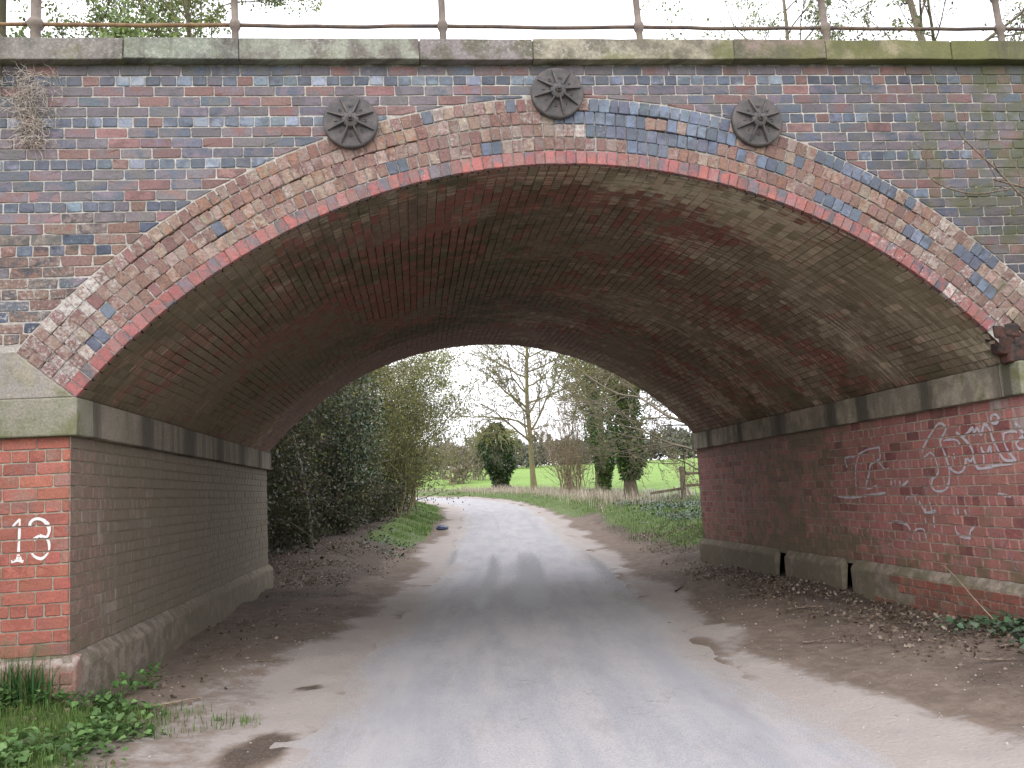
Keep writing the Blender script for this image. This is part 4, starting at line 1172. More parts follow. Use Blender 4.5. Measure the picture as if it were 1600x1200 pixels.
def shrub(name, x, y, height, width, label, cat, group, seed, stems=9, kids=(7, 7), bark=None, leaves=4000, lsize=.05, cols=((.05, .07, .02),), lmat=None,
          lean=(0, 0), up=.05, rstem=.03, leaf_low=0.0, twig=.004, z=None, spread=.06, wob=.2, ang=.8, low=.06):
    rng = np.random.default_rng(seed); z0 = gz(x, y) - .05 if z is None else z
    o = tag(empty(name, (x, y, z0)), label, cat, group)
    main, sub = [], []
    for k in range(stems):
        a = rng.uniform(0, 2 * math.pi); rr = math.sqrt(rng.random()) * width * .22
        p = np.array([rr * math.cos(a), rr * math.sin(a), 0]);
        tilt = rng.uniform(.05, 1.0) * width / (2 * height)
        d = np.array([math.cos(a) * tilt + lean[0], math.sin(a) * tilt + lean[1], 1.0])
        b = limb(rng, p, d, height * rng.uniform(.7, 1.05), rstem * rng.uniform(.6, 1.3), rstem * .25, n=8, wob=.17, up=.05)
        main.append(b); res = []
        ramify(rng, b, kids, .36, ang, 1, res, wob=wob, up=up, rmin=twig, tmin=low)
        sub += res
    link('stems', tubes_mesh('stems', main + [q for q, dp in sub]), o, bark or MAT_BARK)
    if leaves:
        tw = [q for q, dp in sub if dp == len(kids)]
        P = pts_on(tw, leaves, rng, spread)
        P = P[P[:, 2] > leaf_low]
        link('foliage', leaf_cloud('foliage', P, lsize, cols, rng), o, lmat or MAT_LEAF)
    return o


def tree(name, x, y, label, cat, group, seed, trunk_h, trunk_r, limbs, lkids, limb_len, bark, up=.04, leaves=0, lsize=.04, cols=None, twig=.006, lean=(0, 0), z=None, ang=.75, tmin=.3, spread_ang=.8, lmat=None, ratio=.42, wob=.16):
    rng = np.random.default_rng(seed); z0 = gz(x, y) - .08 if z is None else z
    o = tag(empty(name, (x, y, z0)), label, cat, group)
    tp, tr = limb(rng, (0, 0, 0), (lean[0], lean[1], 1), trunk_h, trunk_r, trunk_r * .28, n=12, wob=.035, up=.03)
    tr = tr.copy(); tr[0] *= 1.35; tr[1] *= 1.05
    link('trunk', tubes_mesh('trunk', [(tp, tr)], lambda r: 14), o, bark)
    big, small = [], []
    for k in range(limbs):
        t = tmin + (1 - tmin) * (k + rng.random()) / limbs
        f = t * (len(tp) - 1); i = min(int(f), len(tp) - 2); p = tp[i] + (tp[i + 1] - tp[i]) * (f - i)
        r = tr[i] * .5
        az = k * 2.4 + rng.uniform(-.5, .5)
        d = rot_to(np.array([0, 0, 1.]), rng.normal(spread_ang, .15), az, rng)
        b = limb(rng, p, d, limb_len * rng.uniform(.65, 1.15) * (1.25 - .7 * t), r, r * .2, n=8, wob=.14, up=up)
        big.append(b); res = []; ramify(rng, b, lkids, ratio, ang, 1, res, wob=wob, up=up, rmin=twig, tmin=.2); small += res
    link('branches', tubes_mesh('branches', big + [q for q, dp in small]), o, bark)
    if leaves:
        tw = [q for q, dp in small if dp == len(lkids)]
        link('foliage', leaf_cloud('foliage', pts_on(tw, leaves, rng, .05), lsize, cols, rng), o, lmat or MAT_LEAF)
    return o


def ivy_column(o, rng, prof, n, size, cols, name='ivy', long=1.25):
    """ivy leaves wrapped round an axis: prof = (z, radius, cx, cy)"""
    prof = np.array(prof, float); z = np.interp(rng.random(n) ** .9, np.linspace(0, 1, len(prof)), prof[:, 0])
    R_ = np.interp(z, prof[:, 0], prof[:, 1]); cx = np.interp(z, prof[:, 0], prof[:, 2]); cy = np.interp(z, prof[:, 0], prof[:, 3])
    a = rng.uniform(0, 2 * math.pi, n)
    lump = .42 + .95 * vnoise(np.cos(a) * 2.0 + 9, np.sin(a) * 2.0 + 3, z * 1.7) + rng.normal(0, .10, n)
    rr = R_ * lump * np.sqrt(rng.uniform(.45, 1, n))
    P = np.stack([cx + rr * np.cos(a), cy + rr * np.sin(a), z], 1)
    dirs = np.stack([np.cos(a), np.sin(a), -.5 + 0 * a], 1)
    return link(name, leaf_cloud(name, P, size, cols, rng, long=long, dirs=dirs), o, MAT_GLOSSY_LEAF if 'ivy' in name else MAT_LEAF)


DKGREEN = ((.045, .064, .026), (.062, .085, .032), (.09, .098, .044), (.10, .085, .055))
HOLLY = ((.040, .080, .036), (.060, .105, .050), (.095, .14, .085), (.14, .135, .095))
OLIVE = ((.19, .21, .05), (.26, .27, .075), (.15, .155, .05), (.30, .29, .11))
BUDS = ((.22, .30, .10), (.30, .37, .14), (.17, .24, .09))
GH = 'shrubs of the roadside thicket'

# ---- thicket on the left, beyond the bridge
shrub('thicket_shrub', -6.9, 10.9, 7.0, 4.2, 'dark tangled shrub hard against the far end of the left abutment', 'shrub', GH, 1, 16, (11, 8), MAT_DARKBARK, 14000, .06, DKGREEN, lean=(.05, 0), spread=.14)
shrub('thicket_shrub', -6.0, 13.0, 7.6, 4.2, 'dark bare stemmed thicket shrub with an ivied stem by the leaf mould', 'shrub', GH, 2, 18, (11, 8), MAT_DARKBARK, 15000, .06, DKGREEN, lean=(.05, .02), spread=.14)
shrub('thicket_shrub', -5.2, 15.6, 8.2, 4.0, 'dark twiggy shrub arching over towards the lane', 'shrub', GH, 3, 18, (11, 8), MAT_DARKBARK, 15000, .05, DKGREEN + OLIVE[:2], lean=(.08, .03), spread=.14)
shrub('thicket_shrub', -4.7, 19.2, 8.6, 4.2, 'tall olive brown thorn shrub overhanging the glossy evergreen', 'shrub', GH, 4, 16, (11, 9), MAT_OLIVEBARK, 15000, .04, OLIVE[:3] + DKGREEN[1:], lean=(.09, .02), spread=.12, up=.02)
shrub('evergreen_bush', -3.7, 18.2, 4.8, 2.6, 'glossy dark green broadleaf evergreen in the hedge, nearest the bridge', 'bush', GH, 5, 12, (7, 6), MAT_DARKBARK, 12000, .062, HOLLY, MAT_GLOSSY_LEAF, spread=.12,)
shrub('evergreen_bush', -3.2, 22.2, 5.0, 2.6, 'glossy green broadleaf evergreen in the hedge behind the litter bag', 'bush', GH, 6, 12, (7, 6), MAT_DARKBARK, 11000, .062, HOLLY + OLIVE[:1], MAT_GLOSSY_LEAF, spread=.12,)
shrub('thorn_bush', -2.2, 26.4, 7.6, 3.4, 'yellow green budding thorn bush in the middle of the hedge', 'bush', GH, 7, 14, (10, 9), MAT_OLIVEBARK, 34000, .048, OLIVE + DKGREEN[1:], spread=.18)
shrub('thorn_bush', -1.9, 30.2, 8.2, 3.4, 'tall yellow green thorn bush standing against the white sky', 'bush', GH, 8, 14, (10, 9), MAT_OLIVEBARK, 32000, .052, OLIVE, spread=.16)
shrub('thorn_bush', -2.0, 34.5, 8.0, 3.8, 'brown twiggy thorn bush at the end of the hedge by the bend', 'bush', GH, 9, 14, (10, 9), MAT_TANBARK, 9000, .05, OLIVE + ((.22, .16, .08),), spread=.08)
shrub('thorn_bush', -2.4, 40.0, 5.2, 3.6, 'farthest thorn bush of the hedge, half hidden at the bend', 'bush', GH, 10, 10, (7, 7), MAT_TANBARK, 4000, .055, OLIVE, spread=.08)
shrub('thicket_shrub', -8.4, 14.5, 7.5, 5.0, 'dense dark shrub filling the back of the thicket', 'shrub', GH, 11, 10, (7, 5), MAT_DARKBARK, 9000, .13, DKGREEN, spread=.2)
shrub('thicket_shrub', -7.6, 19.5, 8.0, 5.0, 'tall dark shrub behind the glossy evergreens', 'shrub', GH, 12, 10, (7, 5), MAT_DARKBARK, 9000, .13, DKGREEN, spread=.2)
shrub('thicket_shrub', -6.4, 25.0, 7.0, 5.0, 'tall dark shrub behind the budding thorn bushes', 'shrub', GH, 13, 9, (7, 5), MAT_DARKBARK, 6000, .11, DKGREEN + OLIVE[:1], spread=.18)
tree('overhanging_thorn', -4.4, 22.5, 'olive twigged tree leaning out of the thicket under the arch crown', 'tree', GH, 14, 8.6, .10, 20, (8, 7, 4), 3.4, MAT_OLIVEBARK, up=.0, leaves=9000, lsize=.04, cols=OLIVE, twig=.007, lean=(.16, .02), tmin=.35, spread_ang=1.1)
# low bramble and dead growth filling the foot of the thicket
for k, (x, y, h, w, lab) in enumerate(((-5.2, 11.3, 1.9, 2.6, 'low dark bramble at the end of the left abutment'), (-4.7, 13.6, 2.1, 2.8, 'low dark bramble left of the ivied stem'), (-4.5, 15.8, 2.0, 2.6, 'low dark bramble right of the ivied stem'),
                                       (-3.9, 18.0, 1.7, 2.4, 'low bramble under the nearest glossy evergreen'), (-3.5, 20.6, 1.7, 2.4, 'low bramble between the two glossy evergreens'), (-3.1, 23.6, 1.6, 2.4, 'low bramble behind the litter bag'),
                                       (-2.7, 27.0, 1.8, 2.6, 'low bramble under the middle thorn bush'), (-2.4, 31.0, 1.8, 2.6, 'low bramble under the tall thorn bush'), (-7.2, 12.6, 3.0, 3.4, 'dark bramble deep in the thicket near the abutment'), (-6.9, 16.6, 3.2, 3.6, 'dark bramble deep in the thicket behind the ivied stem'), (-5.9, 21.0, 3.2, 3.6, 'dark bramble deep in the thicket behind the evergreens'))):
    shrub('bramble', x, y, h, w, lab, 'bramble', 'brambles at the foot of the thicket', 120 + k, 22, (7, 5), MAT_DARKBARK, 5200, .055, DKGREEN + ((.06, .045, .03), (.045, .05, .02)), rstem=.012, twig=.004, spread=.12, ang=.9)
# ivied stem of the thicket
rng = np.random.default_rng(77)
iv = tag(empty('ivied_stem', (-3.75, 14.3, gz(-3.75, 14.3) - .05)), 'thin pale stem clad in ivy at the edge of the thicket', 'stem')
sp = limb(rng, (0, 0, 0), (-.03, 0, 1), 3.2, .07, .04, n=8, wob=.06); link('trunk', tubes_mesh('trunk', [sp]), iv, MAT_BARK)
ivy_column(iv, rng, [(0, .10, 0, 0), (1.6, .14, 0, 0), (3.2, .2, sp[0][-1][0], 0)], 900, .05, ((.05, .07, .035), (.09, .10, .06), (.14, .13, .09)))

# ---- trees on the right
GR = 'trees beyond the lane on the right'
rng = np.random.default_rng(31)
# topped ivy-covered tree
x, y = 4.9, 60.5
o = tag(empty('ivy_tree', (x, y, gz(x, y))), 'stubby ivy smothered tree with rounded top by the bend', 'tree', GR)
link('trunk', tubes_mesh('trunk', [limb(rng, (0, 0, 0), (0, 0, 1), 3.4, .42, .25, n=6, wob=.03)], lambda r: 12), o, MAT_BARK)
ivy_column(o, rng, [(.1, .62, .2, 0), (1.0, .78, .15, 0), (1.7, 1.15, .05, 0), (2.6, 1.38, 0, 0), (3.6, 1.30, 0, 0), (4.5, .95, -.05, 0), (5.0, .40, -.05, 0)], 9000, .13, ((.03, .055, .02), (.045, .075, .028), (.06, .095, .03)))
hang = []
for k in range(260):
    a = rng.uniform(0, 2 * math.pi); r = rng.uniform(.5, 1.35); z = 4.75 - 1.5 * (r / 1.3) ** 2 * rng.uniform(.6, 1.2)
    hang.append(limb(rng, (r * math.cos(a), r * math.sin(a), z), (math.cos(a) * .9, math.sin(a) * .9, rng.uniform(-.4, .5)), rng.uniform(.5, 1.4), .022, .012, n=5, wob=.25, up=-.2))
link('branches', tubes_mesh('branches', hang), o, bark_mat('yellow_green_twig', (.20, .21, .07), (.30, .30, .11), gf=.3))

o = tree('ash_tree', 6.3, 51.0, 'tall bare tree with straight bole and lichened spreading limbs', 'tree', GR, 41, 14.5, .185, 30, (9, 7, 4), 5.4, MAT_OLIVEBARK, up=.04, tmin=.20, twig=.018, spread_ang=1.0, ratio=.45, leaves=1500, lsize=.05, cols=OLIVE)
shrub('coppiced_tree', 7.9, 46.0, 6.6, 3.2, 'multi stemmed bare coppice with straw coloured shoots at its foot', 'tree', GR, 42, 46, (7, 5), MAT_TANBARK, 1500, .05, OLIVE, up=.10, rstem=.028, twig=.006, ang=.55)
tree('field_maple', 9.4, 45.5, 'bare tree with dense grey green twigs behind the coppice', 'tree', GR, 43, 12, .17, 17, (8, 6, 4), 4.4, MAT_OLIVEBARK, up=.05, tmin=.18, leaves=7000, lsize=.06, cols=OLIVE, twig=.017)

def ivy_tree(x, y, label, seed, th, tr, prof, n, branch, tan=False):
    rng = np.random.default_rng(seed)
    o = tree('ivy_tree', x, y, label, 'tree', GR, seed, th, tr, *branch)
    ivy_column(o, rng, prof, n, .095, ((.045, .085, .022), (.06, .115, .028), (.085, .15, .035), (.10, .12, .045)))
    return o
ivy_tree(8.75, 40.5, 'slender tree clad in bright ivy, left of the thick ivied trunk', 51, 10, .22,
         [(.3, .30, 0, 0), (1.2, .42, 0, 0), (2.4, .75, 0, 0), (4.0, .95, 0, 0), (6.0, 1.0, 0, 0), (8.0, .6, 0, 0)], 11000, (15, (8, 6, 4), 4.6, MAT_OLIVEBARK, .04, 9000, .055, OLIVE, .015))
ivy_tree(7.85, 31.0, 'thick trunked tree with shaggy ivy and bare brown foot', 52, 9.5, .27,
         [(.9, .40, 0, 0), (1.6, .62, .05, 0), (2.6, .72, .05, 0), (4.0, .75, 0, 0), (5.5, .8, 0, 0), (7.2, .6, 0, 0)], 11000, (16, (8, 6, 4), 4.2, MAT_BROWNBARK, .04, 9000, .045, OLIVE, .013))
shrub('thorn_bush', 9.6, 27.6, 2.6, 3.0, 'sprawling bare thorn bush in front of the wooden fence', 'bush', GR, 53, 9, (6, 5), MAT_TANBARK, 500, .04, OLIVE, rstem=.02, twig=.005, z=None)

# tree beside the far right abutment whose limbs reach across the arch
rng = np.random.default_rng(61)
bx, by = 7.4, 13.2; bz = gz(bx, by) - .1
o = tag(empty('overhanging_tree', (bx, by, bz)), 'bare tree hidden by the right abutment, its limbs reaching across the opening', 'tree', GR)
tp = limb(rng, (0, 0, 0), (.05, .02, 1), 9, .22, .08, n=10, wob=.04); link('trunk', tubes_mesh('trunk', [tp], lambda r: 12), o, MAT_BARK)
LIMB1 = [(5.47, 13.0, 2.57), (5.15, 13.6, 2.9), (4.8, 14.2, 3.18), (4.4, 15.0, 3.69), (4.02, 15.8, 3.91), (3.57, 16.8, 4.44), (3.02, 18.0, 5.28)]
LIMB2 = [(5.44, 13.0, 2.13), (5.11, 13.6, 2.33), (4.8, 14.4, 2.54), (4.39, 15.2, 2.9), (3.97, 16.2, 3.16), (3.28, 17.4, 3.67), (2.64, 18.8, 4.59)]
LIMB3 = [(5.4, 13.0, 1.69), (5.2, 14.0, 1.97), (5.03, 15.0, 2.21), (4.73, 16.0, 2.5), (4.38, 17.0, 2.71), (3.91, 18.0, 3.27)]
L1 = [np.array(q) - np.array([bx, by, bz]) for q in LIMB1]; L2 = [np.array(q) - np.array([bx, by, bz]) for q in LIMB2]; L3 = [np.array(q) - np.array([bx, by, bz]) for q in LIMB3]
big, small = [], []
for q, r0 in ((L1, .040), (L2, .030), (L3, .022)):
    P_ = catmull(np.array([q[0] * .0 + np.array([0, 0, q[0][2] - .5])] + q), 4); b = (P_, np.linspace(r0 * 1.3, r0 * .28, len(P_)))
    big.append(b); res = []; ramify(rng, b, (15, 8, 5), .36, .6, 1, res, up=.0, rmin=.0065, tmin=.25, wob=.24); small += [z_ for z_, dp in res]
for k in range(9):
    b = limb(rng, tp[0][4 + k % 5], rot_to(np.array([0, 0, 1.]), .9, 2.0 + k * .55, rng), 3.4, .05, .012, n=8); big.append(b); res = []
    ramify(rng, b, (6, 5, 3), .4, .7, 1, res, rmin=.005); small += [z_ for z_, dp in res]
link('branches', tubes_mesh('branches', big + small), o, MAT_BARK)
link('foliage', leaf_cloud('foliage', pts_on(small, 1500, rng, .03), .035, OLIVE, rng), o, MAT_LEAF)

# second tree behind the abutment: dense twigs filling the upper right of the opening
rng = np.random.default_rng(64)
bx, by = 8.6, 19.5; bz = gz(bx, by) - .1
o = tag(empty('twiggy_tree', (bx, by, bz)), 'dense twigged bare tree filling the upper right of the opening', 'tree', GR)
tp = limb(rng, (0, 0, 0), (0, .02, 1), 9, .18, .07, n=10, wob=.03); link('trunk', tubes_mesh('trunk', [tp], lambda r: 12), o, MAT_OLIVEBARK)
big, small = [], []
for k in range(15):
    zz = 2.6 + k * .36; f = zz / .9; i = min(int(f), 9); p_ = tp[0][i] + (tp[0][i + 1] - tp[0][i]) * (f - i)
    b = limb(rng, p_, (-1, rng.uniform(-.5, .7), rng.uniform(-.05, .55)), rng.uniform(3.6, 5.6), .055, .012, n=9, wob=.13, up=.0); big.append(b); res = []
    ramify(rng, b, (10, 7, 4), .40, .65, 1, res, up=.0, rmin=.0125, tmin=.15, wob=.24); small += [z_ for z_, dp in res]
link('branches', tubes_mesh('branches', big + small), o, MAT_OLIVEBARK)
link('foliage', leaf_cloud('foliage', pts_on(small, 5000, rng, .04), .035, OLIVE, rng), o, MAT_LEAF)

# ---- far trees round the field
GF = 'trees and scrub round the far side of the field'
for k, (x, y, h, w, lab, bark, cl, nl) in enumerate((
        (-2.5, 78, 4.2, 5, 'dark low evergreen scrub past the bend beside the hedge', MAT_DARKBARK, DKGREEN[2:] + ((.06, .09, .03),), 5000),
        (2.0, 76, 4.0, 5, 'pale grey bare scrub left of the stubby ivy tree', MAT_TANBARK, ((.25, .22, .17), (.20, .18, .12)), 2500),
        (5.2, 82, 5.0, 6, 'brown grey scrub behind the stubby ivy tree', MAT_BARK, ((.16, .14, .09), (.12, .12, .06)), 3500),
        (1.5, 92, 10, 6, 'thin bare grey tree rising over the scrub', MAT_BARK, ((.2, .18, .13),), 300),
        (5.0, 96, 9.5, 6, 'bare pale tree just left of the stubby ivy tree top', MAT_BARK, ((.2, .18, .13),), 300))):
    shrub('far_scrub' if h < 6 else 'far_tree', x, y, h, w, lab, 'scrub' if h < 6 else 'tree', GF, 200 + k, 12, (7, 6), bark, nl, .13, cl, twig=.014, rstem=.06, up=.08)
for k, (x, y, h, lab) in enumerate(((14, 118, 4.5, 'dark far hedgerow tree seen left of the tall bare tree'), (22, 122, 4, 'dark far hedgerow tree seen right of the tall bare tree'), (30, 124, 5, 'far hedgerow tree behind the coppice'),
                                     (38, 126, 5, 'far hedgerow tree behind the slender ivied tree'), (47, 128, 6, 'far hedgerow tree behind the thick ivied trunk'), (56, 130, 5.5, 'far hedgerow tree at the right end of the field'), (64, 132, 6, 'far hedgerow tree next to the abutment edge'))):
    shrub('hedgerow_tree', x, y, h, 8, lab, 'tree', GF, 230 + k, 10, (7, 6), MAT_BARK, 5000, .24, ((.16, .165, .13), (.21, .20, .165), (.14, .15, .12)), twig=.02, rstem=.1)  # leaf colours lightened and greyed to paint in distance haze
rng = np.random.default_rng(9)
n = 26000; u = rng.random(n); hx = -30 + 125 * u; hy = 134 + 6 * rng.normal(0, .4, n) + 8 * u
hh = (1.6 + 2.4 * vnoise(hx * .35, 0, 3) + 1.2 * vnoise(hx * 1.3, 0, 8)) * rng.random(n) ** .7
P = np.stack([hx, hy, gheight(hx, hy) + hh], 1)
far = link('far_hedgerow', leaf_cloud('far_hedgerow', P, .42, ((.14, .125, .11), (.11, .115, .085), (.17, .15, .13), (.10, .115, .08)), rng), mat=MAT_LEAF)
tag(far, 'far wooded skyline beyond the green field', kind='stuff')

# ---- trees on the embankment above the parapet
GE = 'trees on the embankment above the parapet'
DZ = 4.62
tree('embankment_tree', -7.2, 6.4, 'green leafing tree behind the left end of the railing', 'tree', GE, 71, 6.8, .10, 20, (8, 7, 3), 4.0, MAT_DARKBARK, leaves=36000, lsize=.045, cols=BUDS, twig=.0035, z=DZ, tmin=.15, up=.03, spread_ang=1.0)
tree('embankment_tree', -4.6, 8.3, 'thin budding tree behind the second railing post from the left', 'tree', GE, 72, 7.4, .08, 17, (8, 7, 3), 3.6, MAT_BARK, leaves=26000, lsize=.036, cols=BUDS + OLIVE[:2], twig=.0035, z=DZ, tmin=.2, spread_ang=.9)
tree('embankment_tree', 7.4, 5.6, 'bare forked tree behind the right end of the railing', 'tree', GE, 73, 6.8, .09, 19, (8, 7, 3), 3.8, MAT_BARK, leaves=15000, lsize=.036, cols=BUDS + DKGREEN[2:], twig=.004, z=DZ, tmin=.1, lean=(-.1, 0), spread_ang=.9)
tree('embankment_tree', 5.6, 7.6, 'sparse bare sapling behind the second railing post from the right', 'tree', GE, 74, 7.6, .06, 16, (8, 6, 3), 3.2, MAT_BARK, leaves=7000, lsize=.034, cols=BUDS, twig=.0035, z=DZ, tmin=.15, spread_ang=.7)

# ---- embankment either side of the bridge
for side in (-1, 1):
    xs = np.concatenate([np.linspace(5.85, 12, 20), [20, 60, 300]]); ys = np.concatenate([[-9], np.linspace(-7, 17, 49), [19]])
    X, Y = np.meshgrid(xs, ys)
    Z = 4.62 - np.maximum(np.maximum(.10 - Y, Y - (L - .1)), 0) / 1.45 + (vnoise(X * 1.5, Y * 1.5, 5) - .5) * .15 * (X > 6)
    Z = np.maximum(Z, -.6)
    V = np.stack([(X * side).ravel(), Y.ravel(), Z.ravel()], 1); i = np.arange(X.size).reshape(X.shape)
    F = np.stack([i[:-1, :-1], i[:-1, 1:], i[1:, 1:], i[1:, :-1]], -1).reshape(-1, 4)
    if side < 0: F = F[:, ::-1]
    e = link('embankment', np_mesh('embankment', V, F, dict(st=np.tile((.5, .8, 0), (len(V), 1))), smooth=True), mat=MAT_GROUND)
    tag(e, 'earth embankment on the %s of the bridge' % ('left' if side < 0 else 'right'), kind='structure')

# ---- grass, dry stalks, ground leaves
def blades(name, P, hgt, wid, cols, rng, lean=.45):
    n = len(P); h = hgt * rng.uniform(.4, 1.3, n); a = rng.uniform(0, 2 * math.pi, n); l = rng.normal(0, lean, n)
    d = np.stack([np.cos(a), np.sin(a), 0 * a], 1); s = np.stack([-np.sin(a), np.cos(a), 0 * a], 1)
    w = (wid * rng.uniform(.6, 1.3, n))[:, None]
    mid = P + d * (l * h * .35)[:, None] + np.array([0, 0, 1]) * (h * .55)[:, None]
    tip = P + d * (l * h)[:, None] + np.array([0, 0, 1]) * (h * (1 - .25 * np.abs(l)))[:, None]
    V = np.stack([P - s * w, P + s * w, mid + s * w * .8, mid - s * w * .8, tip], 1).reshape(-1, 3)
    i = np.arange(n) * 5
    F = np.concatenate([np.stack([i, i + 1, i + 2], 1), np.stack([i, i + 2, i + 3], 1), np.stack([i + 3, i + 2, i + 4], 1)])
    cols = np.array(cols); cl = cols[rng.integers(0, len(cols), n)] * rng.uniform(.65, 1.35, n)[:, None]
    return np_mesh(name, V, F, dict(ca=np.repeat(cl, 5, 0)))
def scatter(rng, n, x0, x1, y0, y1, keep):
    x = rng.uniform(x0, x1, n); y = rng.uniform(y0, y1, n); k = rng.random(n) < keep(x, y)
    x, y = x[k], y[k]; return np.stack([x, y, gheight(x, y) - .005], 1)
GREENS = ((.07, .15, .025), (.10, .20, .035), (.13, .24, .05), (.16, .20, .06))
rng = np.random.default_rng(5)
def side_e(x, y): s = road_dist(x, y); return s, np.abs(s) - RHALF
def left_keep(x, y): return smooth(-2.6, -3.1, x + .7 * (vnoise(x * 2, y * 2) - .5)) * smooth(.05, -.3, y) * smooth(.45, .6, vnoise(x * 1.6 + 4, y * 1.6, 2) + .25 * smooth(-3.2, -3.8, x))
def right_keep(x, y):
    s, e = side_e(x, y); n_ = vnoise(x * .9, y * .9, 2)
    return np.where(s > 0, smooth(1.0, 1.8, e + .8 * (n_ - .5)) * smooth(L + 1.5, L + 3, y), 0)
P = np.concatenate([scatter(rng, 16000, -5.2, -2.4, -3.0, 0, left_keep),
                    scatter(rng, 9000, 2.9, 5.0, -2.2, .4, lambda x, y: smooth(3.4, 4.1, x + .6 * (vnoise(x * 2, y * 2) - .5)) * .6)])
tag(link('grass', blades('grass', P, .085, .0028, GREENS, rng), mat=MAT_GRASS), 'short green grass at the foot of the near abutments', kind='stuff')
P = scatter(rng, 20000, 3.0, 9.5, L + 1.2, 34, right_keep)
P = np.concatenate([P, scatter(rng, 16000, 1.5, 10, 34, 66, lambda x, y: np.where(side_e(x, y)[0] > 0, smooth(.1, .5, side_e(x, y)[1]) * smooth(3.2, 1.8, side_e(x, y)[1]), 0)),
                    scatter(rng, 30000, -4, .5, 14, 42, lambda x, y: np.where(side_e(x, y)[0] < 0, smooth(.5, .9, side_e(x, y)[1] + .5 * (vnoise(x, y) - .5)) * smooth(2.2, 1.5, side_e(x, y)[1]) * smooth(14, 19, y) * smooth(.38, .58, vnoise(x * 1.1, y * .8, 6)), 0))])
tag(link('verge_grass', blades('verge_grass', P, .11, .007, GREENS, rng), mat=MAT_GRASS), 'green grass along the verges beyond the bridge', kind='stuff')
def dry_keep(x, y):
    s, e = side_e(x, y)
    return np.where(s > 0, smooth(1.2, 2.2, e + .8 * (vnoise(x * .6, y * .6) - .5)) * smooth(5.5, 3.2, e) * smooth(20, 28, y) * smooth(.15, .45, vnoise(x * .9 + 3, y * .9, 5)), 0)
P = scatter(rng, 30000, 2, 14, 17, 80, dry_keep); P = np.concatenate([P, scatter(rng, 9000, -12, 8, 60, 80, dry_keep)])
tag(link('dry_grass', blades('dry_grass', P, .50, .008, ((.42, .33, .27), (.52, .43, .36), (.36, .28, .22), (.56, .48, .42)), rng, .45), mat=MAT_GRASS), 'pale dead grass standing behind the right verge', kind='stuff')

# broad ground leaves, near left bank
def ground_leaves(name, P, size, cols, rng, lobes=True):
    n = len(P); s = size * rng.uniform(.5, 1.3, n); a = rng.uniform(0, 2 * math.pi, n)
    nx = rng.normal(0, .35, n); ny = rng.normal(0, .35, n)
    base = [(0, 0), (.35, -.38), (.62, -.42), (.80, -.2), (1.0, 0), (.80, .2), (.62, .42), (.35, .38)]
    V = np.empty((n, 9, 3))
    for q, (u, v) in enumerate(base + [(.5, 0)]):
        ux = u * np.cos(a) - v * np.sin(a); uy = u * np.sin(a) + v * np.cos(a)
        zz = (ux * nx + uy * ny) + (.0 if q == 8 else .10 * abs(v) * 2) + .15 * math.sin(u * 2.6)
        V[:, q] = P + np.stack([ux * s, uy * s, zz * s], 1)
    i = np.arange(n) * 9
    F = np.concatenate([np.stack([i + q, i + (q + 1) % 8, i + 8], 1) for q in range(8)])
    cols = np.array(cols); cl = cols[rng.integers(0, len(cols), n)] * rng.uniform(.7, 1.35, n)[:, None]
    return np_mesh(name, V.reshape(-1, 3), F, dict(ca=np.repeat(cl, 9, 0)))
def mound(x, y): return .10 * smooth(-3.0, -3.8, x) * smooth(.05, -.3, y)
x = rng.uniform(-5.2, -2.75, 11000); y = rng.uniform(-2.9, -.12, 11000)
k = rng.random(11000) < smooth(-2.95, -3.45, x + .6 * (vnoise(x * 2.2, y * 2.2, 6) - .5)) * smooth(.35, .5, vnoise(x * 1.8, y * 1.8, 11))
x, y = x[k], y[k]
P = np.stack([x, y, gheight(x, y) + rng.random(len(x)) * (.03 + 1.1 * mound(x, y))], 1)
tag(link('ground_leaves', ground_leaves('ground_leaves', P, .052, ((.095, .19, .055), (.13, .24, .075), (.17, .28, .10), (.08, .15, .05)), rng), mat=MAT_LEAF), 'low broad leaved weeds covering the near left bank', kind='stuff')
def ivyk(x, y): return smooth(3.0, 3.5, x + .5 * (vnoise(x * 2, y * 2) - .5)) * smooth(.9, .2, y)
P = scatter(rng, 2600, 3.0, 5.2, -1.6, .95, ivyk); P = P[P[:, 0] < HW - .08 + (P[:, 1] < -.05) * 5]; P[:, 2] += rng.random(len(P)) * .09
P2 = scatter(rng, 15000, 4.2, 9.0, 11.5, 27, lambda x, y: np.where(side_e(x, y)[0] > 0, smooth(2.0, 2.8, side_e(x, y)[1]) * smooth(.35, .5, vnoise(x * .8, y * .8, 14)), 0)); P2[:, 2] += rng.random(len(P2)) * .12
P3 = scatter(rng, 2600, -4.2, -1, 13.5, 27, lambda x, y: np.where(side_e(x, y)[0] < 0, smooth(.6, 1.0, side_e(x, y)[1]) * smooth(2.4, 1.4, side_e(x, y)[1]) * smooth(.45, .6, vnoise(x * .7, y * .7, 4)), 0)); P3[:, 2] += rng.random(len(P3)) * .1
tag(link('ground_ivy', ground_leaves('ground_ivy', np.concatenate([P, P2, P3]), .07, ((.045, .085, .045), (.06, .11, .06), (.09, .13, .09)), rng), mat=MAT_GLOSSY_LEAF), 'creeping dark ivy over the ground by the walls and banks', kind='stuff')
